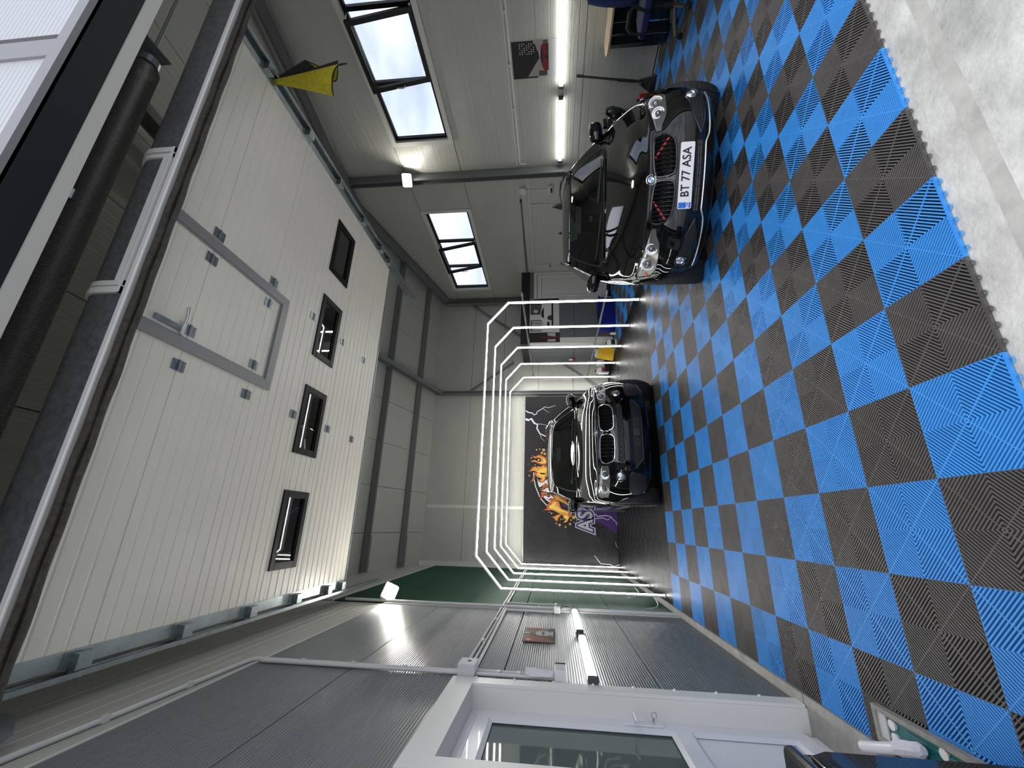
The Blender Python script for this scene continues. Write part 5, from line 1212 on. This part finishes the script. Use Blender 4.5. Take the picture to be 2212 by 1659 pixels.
def jug(name, label, x, y, w, d_, h, capc, labelc=None, group=None):
    t = thing(name, label, 'canister', (x, y, 0), 0, group)
    sec = [(1, 0), (1, .02), (1, .62), (.86, .80), (.42, .86), (.30, .88), (.30, .92)]
    mb = MB(); mb.grid([[(x+w/2*s*sx, y+d_/2*s*sy, h*f) for sx, sy in [(max(-1, min(1, 1.25*cos(q))), max(-1, min(1, 1.25*sin(q)))) for q in [2*pi*k/20 for k in range(20)]]] for s, f in sec], closed=True)
    n_ = len(mb.v); mb.f.append(tuple(range(n_-20, n_))); mb.m.append(0); mb.build('canister_body', WHITE, t, smooth=True)
    mb = MB(); mb.cyl((x, y, h*.92), (x, y, h), w*.2, 12); mb.build('cap', capc, t)
    mb = MB(); mb.tube([(x-w*.3, y, h*.80), (x-w*.32, y, h*.93), (x-w*.12, y, h*.93)], w*.06, 8); mb.build('handle', WHITE, t, smooth=True)
    if labelc:
        mb = MB(); mb.box(x-w*.38, x+w*.38, y-d_/2-.003, y-d_/2+.01, h*.16, h*.52); mb.build('label_sticker', labelc, t)
    return t
REDL = mat('red_label', (.36, .05, .05), .5)
jug('canister', 'white canister with a dark label behind the yellow foam sheet', 4.12, 7.16, .17, .15, .26, BLACKM, BLACKM)
t = thing('paper_roll', 'tall white wiping roll wrapped in film behind the yellow foam sheet', 'roll', (4.16, 7.86, 0))
mb = MB(); mb.tube([(4.16, 7.86, 0), (4.16, 7.86, .02), (4.16, 7.86, .44), (4.16, 7.86, .455)], [.12, .125, .125, .11], 20); mb.build('roll_body', mat('wrapped_paper', (.50, .52, .55), .35), t, smooth=True)
mb = MB(); mb.cyl((4.16, 7.86, .45), (4.16, 7.86, .462), .03, 12); mb.build('core_hole', BLACKM, t)
t = thing('bottle_crate', 'low dark crate holding canisters at the foot of the back wall', 'crate', (3.98, 8.46, 0))
mb = MB(); mb.box(3.80, 4.20, 8.30, 8.62, .02, .05); mb.box(3.80, 4.20, 8.30, 8.315, .05, .16); mb.box(3.80, 4.20, 8.605, 8.62, .05, .16); mb.box(3.80, 3.815, 8.315, 8.605, .05, .16); mb.box(4.185, 4.20, 8.315, 8.605, .05, .16); mb.build('crate_body', BLACKM, t)
mb = MB()
for a, b in ((3.82, 8.32), (4.16, 8.32), (3.82, 8.58), (4.16, 8.58)): mb.box(a, a+.02, b, b+.02, 0, .02)
mb.build('feet', BLACKM, t)
for i, (x, l_, lc) in enumerate(((3.87, 'white canister with a red label in the crate, left of the pair', REDL), (4.09, 'white canister with a grey label in the crate, right of the pair', BOXG))):
    j = jug('canister', l_, x, 8.45, .17, .2, .36, RED if i else BLACKM, lc, 'canisters in the dark crate')
    j.location.z = .05
    for k in j.children: k.matrix_parent_inverse = Matrix.Translation((-x, -8.45, -.0))
t = thing('air_gun', 'white and red air gun hanging on the side of the cabin', 'tool', (CX-.03, 8.55, 1.02))
mb = MB(); mb.cyl((CX-.035, 8.55, 1.02), (CX-.035, 8.55, 1.12), .022, 10); mb.build('gun_body', WHITE, t, smooth=True)
mb = MB(); mb.bar((CX-.035, 8.55, 1.02), (CX-.035, 8.49, .93), .03, .025); mb.bar((CX-.035, 8.55, 1.02), (CX-.035, 8.62, .95), .03, .02); mb.cyl((CX-.035, 8.55, 1.01), (CX-.001, 8.55, 1.01), .008, 6); mb.build('grip', mat('red_plastic', (.42, .02, .015), .4), t)

# ================================================================ right wall foreground: counter, chair, dustpan, vacuum
t = thing('counter_cabinet', 'black gloss counter cabinet with a pale wooden top against the right wall', 'cabinet', (6.2, 1.35, 0))
pl = [(6.47, 1.71), (6.22, 1.71), (6.13, 1.67), (6.06, 1.58), (6.03, 1.45), (6.02, 1.30), (6.02, .60), (6.47, .60)]
mb = MB(); mb.prism(pl, (0, 0, .03), (1,0,0), (0,1,0), (0,0,1), .745); mb.build('cabinet_body', BLACKG, t, bevel=.006)
mb = MB(); mb.prism([(6.46, 1.69), (6.24, 1.69), (6.15, 1.65), (6.08, 1.57), (6.05, 1.3), (6.05, .62), (6.46, .62)], (0, 0, 0), (1,0,0), (0,1,0), (0,0,1), .03); mb.build('plinth', BLACKM, t)
mb = MB(); mb.prism([(6.49, 1.83), (6.20, 1.80), (6.08, 1.74), (5.99, 1.63), (5.955, 1.45), (5.95, .55), (6.49, .55)], (0, 0, .775), (1,0,0), (0,1,0), (0,0,1), .028); mb.build('wood_top', mat('pale_wood', (.42, .33, .22), .5, var=(7, .15)), t, bevel=.004)
for y, w in ((1.30, .016), (1.45, .008), (1.12, .012)):
    mb = MB(); mb.box(6.012, 6.024, y-w/2, y+w/2, .04, .77); mb.build('trim_strip', CHROME, t)
ch = thing('office_chair', 'blue and black office chair on castors in front of the counter cabinet', 'chair', (5.62, .80, 0))
BLUF = mat('navy_chair_fabric', (.006, .016, .085), .8, bump=(300, .002))
mb = MB(); mb.grid([[(5.62+sx*.255*s, .80+sy*.255*s, z) for sx, sy in [(max(-1, min(1, 1.18*cos(q))), max(-1, min(1, 1.18*sin(q)))) for q in [2*pi*k/28 for k in range(28)]]] for s, z in ((.80, .43), (.97, .445), (1.0, .475), (.96, .51), (.80, .522), (.3, .518), (.01, .516))], closed=True); mb.build('seat', BLUF, ch, smooth=True)
mb = MB(); rows = []
for k in range(9):
    f = k/8; z = .60+.56*f; w = .235*(1-.25*(2*f-1)**2); rows.append([(5.45-.05*f+.035*(1-cos(q))*.8+.0, .80+w*sin(q*1.0)*1.0, z+.0) for q in [radians(a) for a in range(-75, 76, 15)]])
mb.grid(rows); o = mb.build('backrest', BLUF, ch, smooth=True, fix=False); s_ = o.modifiers.new('t', 'SOLIDIFY'); s_.thickness = .06; s_.offset = 0
mb = MB(); mb.bar((5.44, .80, .44), (5.40, .80, .64), .07, .02, (0, 1, 0)); mb.build('back_bracket', BLACKM, ch)
for s in (-1, 1):
    mb = MB(); y = .80+.275*s; mb.tube([(5.70, y-.02*s, .45), (5.74, y, .52), (5.72, y, .63), (5.66, y, .68), (5.50, y, .685), (5.45, y, .64), (5.50, y, .52), (5.54, y-.02*s, .45)], [.016, .018, .02, .026, .026, .018, .016, .016], 8); mb.build('armrest', BLACKM, ch, smooth=True)
mb = MB(); mb.cyl((5.62, .80, .12), (5.62, .80, .43), .025, 12); mb.cyl((5.62, .80, .10), (5.62, .80, .26), .04, 12); mb.build('gas_column', BLACKM, ch, smooth=True)
for k in range(5):
    a = 2*pi*k/5+.75; e = (5.62+.30*cos(a), .80+.30*sin(a)); mb = MB(); mb.tube([(5.62, .80, .125), (5.62+.15*cos(a), .80+.15*sin(a), .11), (e[0], e[1], .08)], [.032, .026, .018], 8); lg = mb.build('leg', mat('dark_grey_nylon', (.07, .065, .062), .5), ch, smooth=True)
    mb = MB(); q = a+.6; mb.cyl((e[0]+.022*cos(q), e[1]+.022*sin(q), .028), (e[0]-.022*cos(q), e[1]-.022*sin(q), .028), .028, 12); mb.cyl((e[0], e[1], .03), (e[0], e[1], .08), .008, 6); mb.build('castor', BLACKM, lg)
ch.rotation_euler = (0, 0, pi/2); ch.location = (5.62, .93, 0)
t = thing('dustpan', 'long handled black lobby dustpan leaning on the right wall', 'dustpan', (6.3, 2.26, 0))
mb = MB(); mb.cyl((6.30, 2.28, .17), (6.44, 2.21, 1.17), .016, 10); mb.cyl((6.31, 2.275, .25), (6.35, 2.255, .55), .021, 10); mb.cyl((6.43, 2.215, 1.08), (6.443, 2.209, 1.18), .022, 10); mb.build('handle', BLACKM, t, smooth=True)
mb = MB(); A = [(6.16, 2.10, .004), (6.40, 2.24, .004), (6.34, 2.46, .004), (6.12, 2.38, .004)]; B = [(6.26, 2.22, .20), (6.34, 2.26, .22), (6.32, 2.34, .22), (6.25, 2.31, .20)]
mb.add(A+B, [(0,3,2,1), (4,5,6,7), (0,1,5,4), (1,2,6,5), (2,3,7,6), (3,0,4,7)]); mb.build('scoop', BLACKG, t, bevel=.006)
t = thing('vacuum_cleaner', 'black drum vacuum cleaner with a looped hose by the right wall', 'vacuum', (6.12, 2.80, 0))
mb = MB(); mb.tube([(6.12, 2.80, .06), (6.12, 2.80, .09), (6.12, 2.80, .42), (6.12, 2.80, .44)], [.17, .19, .19, .185], 20); mb.build('drum', mat('steel_drum', (.30, .30, .30), .3, metal=.8), t, smooth=True)
mb = MB(); mb.tube([(6.12, 2.80, .44), (6.12, 2.80, .46), (6.12, 2.80, .58), (6.12, 2.80, .66), (6.12, 2.80, .69)], [.205, .215, .20, .14, .02], 20); mb.box(6.04, 6.20, 2.77, 2.83, .66, .72); mb.build('motor_head', BLACKG, t, smooth=True)
mb = MB(); mb.tube([(6.0+.0, 2.62, .36), (5.96, 2.52, .40), (5.95, 2.44, .50), (5.98, 2.42, .62), (6.03, 2.47, .70), (6.06, 2.56, .70), (6.07, 2.63, .62), (6.05, 2.66, .50), (5.98, 2.68, .34), (5.92, 2.78, .20)], .024, 10); mb.build('hose', BLACKM, t, smooth=True)
mb = MB(); mb.cyl((6.0, 2.55, .46), (5.99, 2.50, .24), .026, 10); mb.cyl((5.99, 2.50, .22), (5.985, 2.48, .16), .03, 10); mb.build('hose_cuff', WHITE, t, smooth=True)
for k in range(4):
    a = k*pi/2+.5; mb = MB(); mb.ball((6.12+.16*cos(a), 2.80+.16*sin(a), .032), .032, 10, 6); mb.bar((6.12+.16*cos(a), 2.80+.16*sin(a), .03), (6.12+.14*cos(a), 2.80+.14*sin(a), .08), .03, .03); mb.build('castor', BLACKM, t)
t = thing('jerrycan', 'small red can on the floor beside the black dustpan', 'can', (6.2, 2.46, 0))
mb = MB(); mb.box(6.13, 6.25, 2.42, 2.52, .0, .20); mb.build('can_body', mat('red_plastic', (.42, .02, .015), .4), t, bevel=.015)
mb = MB(); mb.cyl((6.16, 2.47, .195), (6.16, 2.47, .235), .02, 10); mb.build('cap', BLACKM, t)

# ================================================================ left foreground: glazed door, tool cart, floor tray
dn = struct(bpy.data.objects.new('door_1', None)); COL.objects.link(dn); dn.location = (XL-.13, .5, 0)
DX = XL-.13; y1 = .96; y0 = .02; zt = 2.15
mb = MB()
for P in ([(y1, .02), (y1+.11, .02), (y1+.11, zt+.16), (y1, zt)], [(y1, zt), (y1+.11, zt+.16), (y0-.11, zt+.16), (y0, zt)], [(y0, zt), (y0-.11, zt+.16), (y0-.11, .02), (y0, .02)]):
    mb.prism(P, (XL-.004, 0, 0), (0,1,0), (0,0,1), (1,0,0), .020)
mb.build('surround', SURR, dn)
mb = MB(); mb.box(DX-.06, XL-.005, y1, y1+.02, .012, zt+.02); mb.box(DX-.06, XL-.005, y0-.02, y0, .012, zt+.02); mb.box(DX-.06, XL-.005, y0, y1, zt, zt+.02); mb.build('reveal_lining', SURR, dn)
mb = MB()
for k in range(8): mb.ball((XL+.018, 1.055, .25+.27*k), .011, 8, 5)
mb.build('screw_cap', WHITE, dn)
f = .055; mb = MB(); mb.box(DX-.05, DX, y1-f, y1, .06, zt); mb.box(DX-.05, DX, y0, y0+f, .06, zt); mb.box(DX-.05, DX, y0+f, y1-f, zt-f, zt); mb.box(DX-.05, DX, y0+f, y1-f, .012, .06); mb.build('frame', WHITEPVC, dn, bevel=.004)
a, b = y0+f+.004, y1-f-.004; lz0, lz1 = .066, zt-f-.004; w = .085
def tri_bead(mb, ya, yb, za, zb, x, d=.022):
    for P in ([(ya, za), (yb, za), (yb-d, za+d), (ya+d, za+d)], [(yb, za), (yb, zb), (yb-d, zb-d), (yb-d, za+d)], [(yb, zb), (ya, zb), (ya+d, zb-d), (yb-d, zb-d)], [(ya, zb), (ya, za), (ya+d, za+d), (ya+d, zb-d)]):
        mb.add([(x, P[0][0], P[0][1]), (x, P[1][0], P[1][1]), (x-.018, P[2][0], P[2][1]), (x-.018, P[3][0], P[3][1])], [(0,1,2,3)])
mb = MB(); mb.box(DX-.045, DX+.012, a, a+w, lz0, lz1); mb.box(DX-.045, DX+.012, b-w, b, lz0, lz1); mb.box(DX-.045, DX+.012, a+w, b-w, lz1-w, lz1); mb.box(DX-.045, DX+.012, a+w, b-w, lz0, lz0+.10); mb.box(DX-.045, DX+.012, a+w, b-w, .77, .87)
lf = mb.build('leaf', WHITEPVC, dn, bevel=.003)
mb = MB(); tri_bead(mb, a+w, b-w, .87, lz1-w, DX+.012); tri_bead(mb, a+w, b-w, lz0+.10, .77, DX+.012); mb.build('glazing_bead', WHITEPVC, lf)
mb = MB(); mb.box(DX-.022, DX-.016, a+w, b-w, .87, lz1-w); mb.build('pane', DOORGLASS, lf)
mb = MB(); mb.box(DX-.03, DX-.010, a+w, b-w, lz0+.10, .77); mb.build('lower_panel', WHITEPVC, lf)
mb = MB(); hy = b-.042; mb.box(DX+.012, DX+.022, hy-.017, hy+.017, .92, 1.16); hp = mb.build('handle_plate', WHITEPVC, lf, bevel=.005)
mb = MB(); mb.tube([(DX+.02, hy, 1.10), (DX+.065, hy, 1.10), (DX+.075, hy-.012, 1.10), (DX+.072, hy-.12, 1.10)], [.011, .011, .012, .010], 8); mb.build('handle_lever', WHITEPVC, hp, smooth=True)
mb = MB(); mb.cyl((DX+.02, hy, .98), (DX+.03, hy, .98), .009, 10); mb.bar((DX+.03, hy, .98), (DX+.055, hy, .98), .003, .012); mb.tube([(DX+.07+.016*cos(q), hy+.002, .975+.016*sin(q)) for q in [2*pi*k/12 for k in range(12)]], .003, 5, closed=True); mb.build('key', ALU, hp)
# room behind the glazed door
wo = wall('wall_office'); OFF = mat('office_wall', (.30, .33, .32), .7)
mb = MB(); mb.box(-3.6, -3.5, -.9, 3.0, -.02, 2.6); mb.build('far_side', OFF, wo)
mb = MB(); mb.box(-3.5, XL-.3, 2.9, 3.0, -.02, 2.6); mb.box(-3.5, XL-.3, -.9, -.8, -.02, 2.6); mb.build('end_side', OFF, wo)
mb = MB(); mb.box(-3.6, XL-.3, -.9, 3.0, 2.6, 2.66); mb.build('office_ceiling', OFF, wo)
# tool cart at the lower left
ct = thing('tool_cart', 'tall glossy black tool cart in the left foreground beside the gateway', 'cart', (-1.08, -.85, 0))
CB = mat('black_lacquered_steel', (.012, .013, .015), .14, coat=.5)
x0, x1, ya, yb = -1.245, -.895, -1.25, -.545
mb = MB(); mb.box(x0, x1-.012, ya, yb, .09, .80); mb.build('cart_body', CB, ct, bevel=.02)
mb = MB(); pz = [(ya+.01, .10), (yb-.012, .10), (yb-.012, .72), (yb-.05, .785), (ya+.01, .785)]; mb.prism(pz, (x1-.013, 0, 0), (0,1,0), (0,0,1), (1,0,0), .012); mb.build('side_panel', CB, ct, bevel=.008)
mb = MB(); mb.box(x0-.01, x1+.006, ya-.01, yb+.008, .80, .845); mb.build('top_tray', BLACKG, ct, bevel=.018)
for za in (.735, .765):
    mb = MB(); mb.prism(rrect(yb-.26, yb-.07, za-.008, za+.008, .007, 3), (x1-.003, 0, 0), (0,1,0), (0,0,1), (1,0,0), .004); mb.build('grip_slot', BLACKM, ct)
for yy in (ya+.08, yb-.08):
    for xx in (x0+.05, x1-.05):
        mb = MB(); mb.cyl((xx-.018, yy, .042), (xx+.018, yy, .042), .042, 14); mb.box(xx-.024, xx+.024, yy-.02, yy+.02, .05, .092); mb.build('castor', BLACKM, ct)
ty = thing('floor_tray', 'grey rimmed tray with teal inset and white round caps on the tiles', 'tray', (-1.09, .05, 0))
x0, x1, ya, yb = -1.165, -1.015, -.34, .295
RIMG = mat('concrete_grey_rim', (.30, .28, .255), .8, var=(20, .2)); TEAL = mat('teal_plastic', (.004, .13, .135), .35)
mb = MB(); mb.box(x0, x1, ya, ya+.022, .001, .034); mb.box(x0, x1, yb-.022, yb, .001, .034); mb.box(x0, x0+.022, ya+.022, yb-.022, .001, .034); mb.box(x1-.022, x1, ya+.022, yb-.022, .001, .034); mb.box(x0+.022, x1-.022, ya+.022, yb-.022, .001, .008); mb.build('rim', RIMG, ty)
mb = MB(); mb.box(x0+.022, x1-.022, yb-.075, yb-.022, .008, .026); mb.build('white_strip', mat('dusty_white', (.55, .55, .58), .6), ty)
mb = MB(); mb.box(x0+.022, x1-.022, ya+.022, yb-.077, .008, .02); mb.box(x0+.035, x0+.05, ya+.05, yb-.2, .02, .026); mb.box(x1-.055, x1-.04, ya+.1, yb-.2, .02, .026); mb.build('inset', TEAL, ty)
for xx, yy in ((-1.065, .182), (-1.115, .178), (-1.06, -.09), (-1.065, -.20), (-1.12, -.10)):
    mb = MB(); mb.cyl((xx, yy, .02), (xx, yy, .030), .021, 18); mb.build('round_cap', WHITE, ty)
hs = thing('white_hose', 'white tube end wrapped in cloth lying over the teal tray', 'hose', (-1.12, .12, .03))
mb = MB(); mb.tube([(-1.235, .40, .045), (-1.18, .25, .055), (-1.125, .11, .062), (-1.105, .06, .062)], .024, 10); mb.build('tube', WHITEPVC, hs, smooth=True)
mb = MB(); mb.tube([(-1.128, .12, .062), (-1.11, .075, .063), (-1.095, .03, .06), (-1.085, .0, .056), (-1.078, -.02, .052)], [.030, .031, .028, .030, .016], 9); mb.build('cloth_wrap', mat('white_cloth', (.72, .70, .78), .8, bump=(60, .006)), hs)
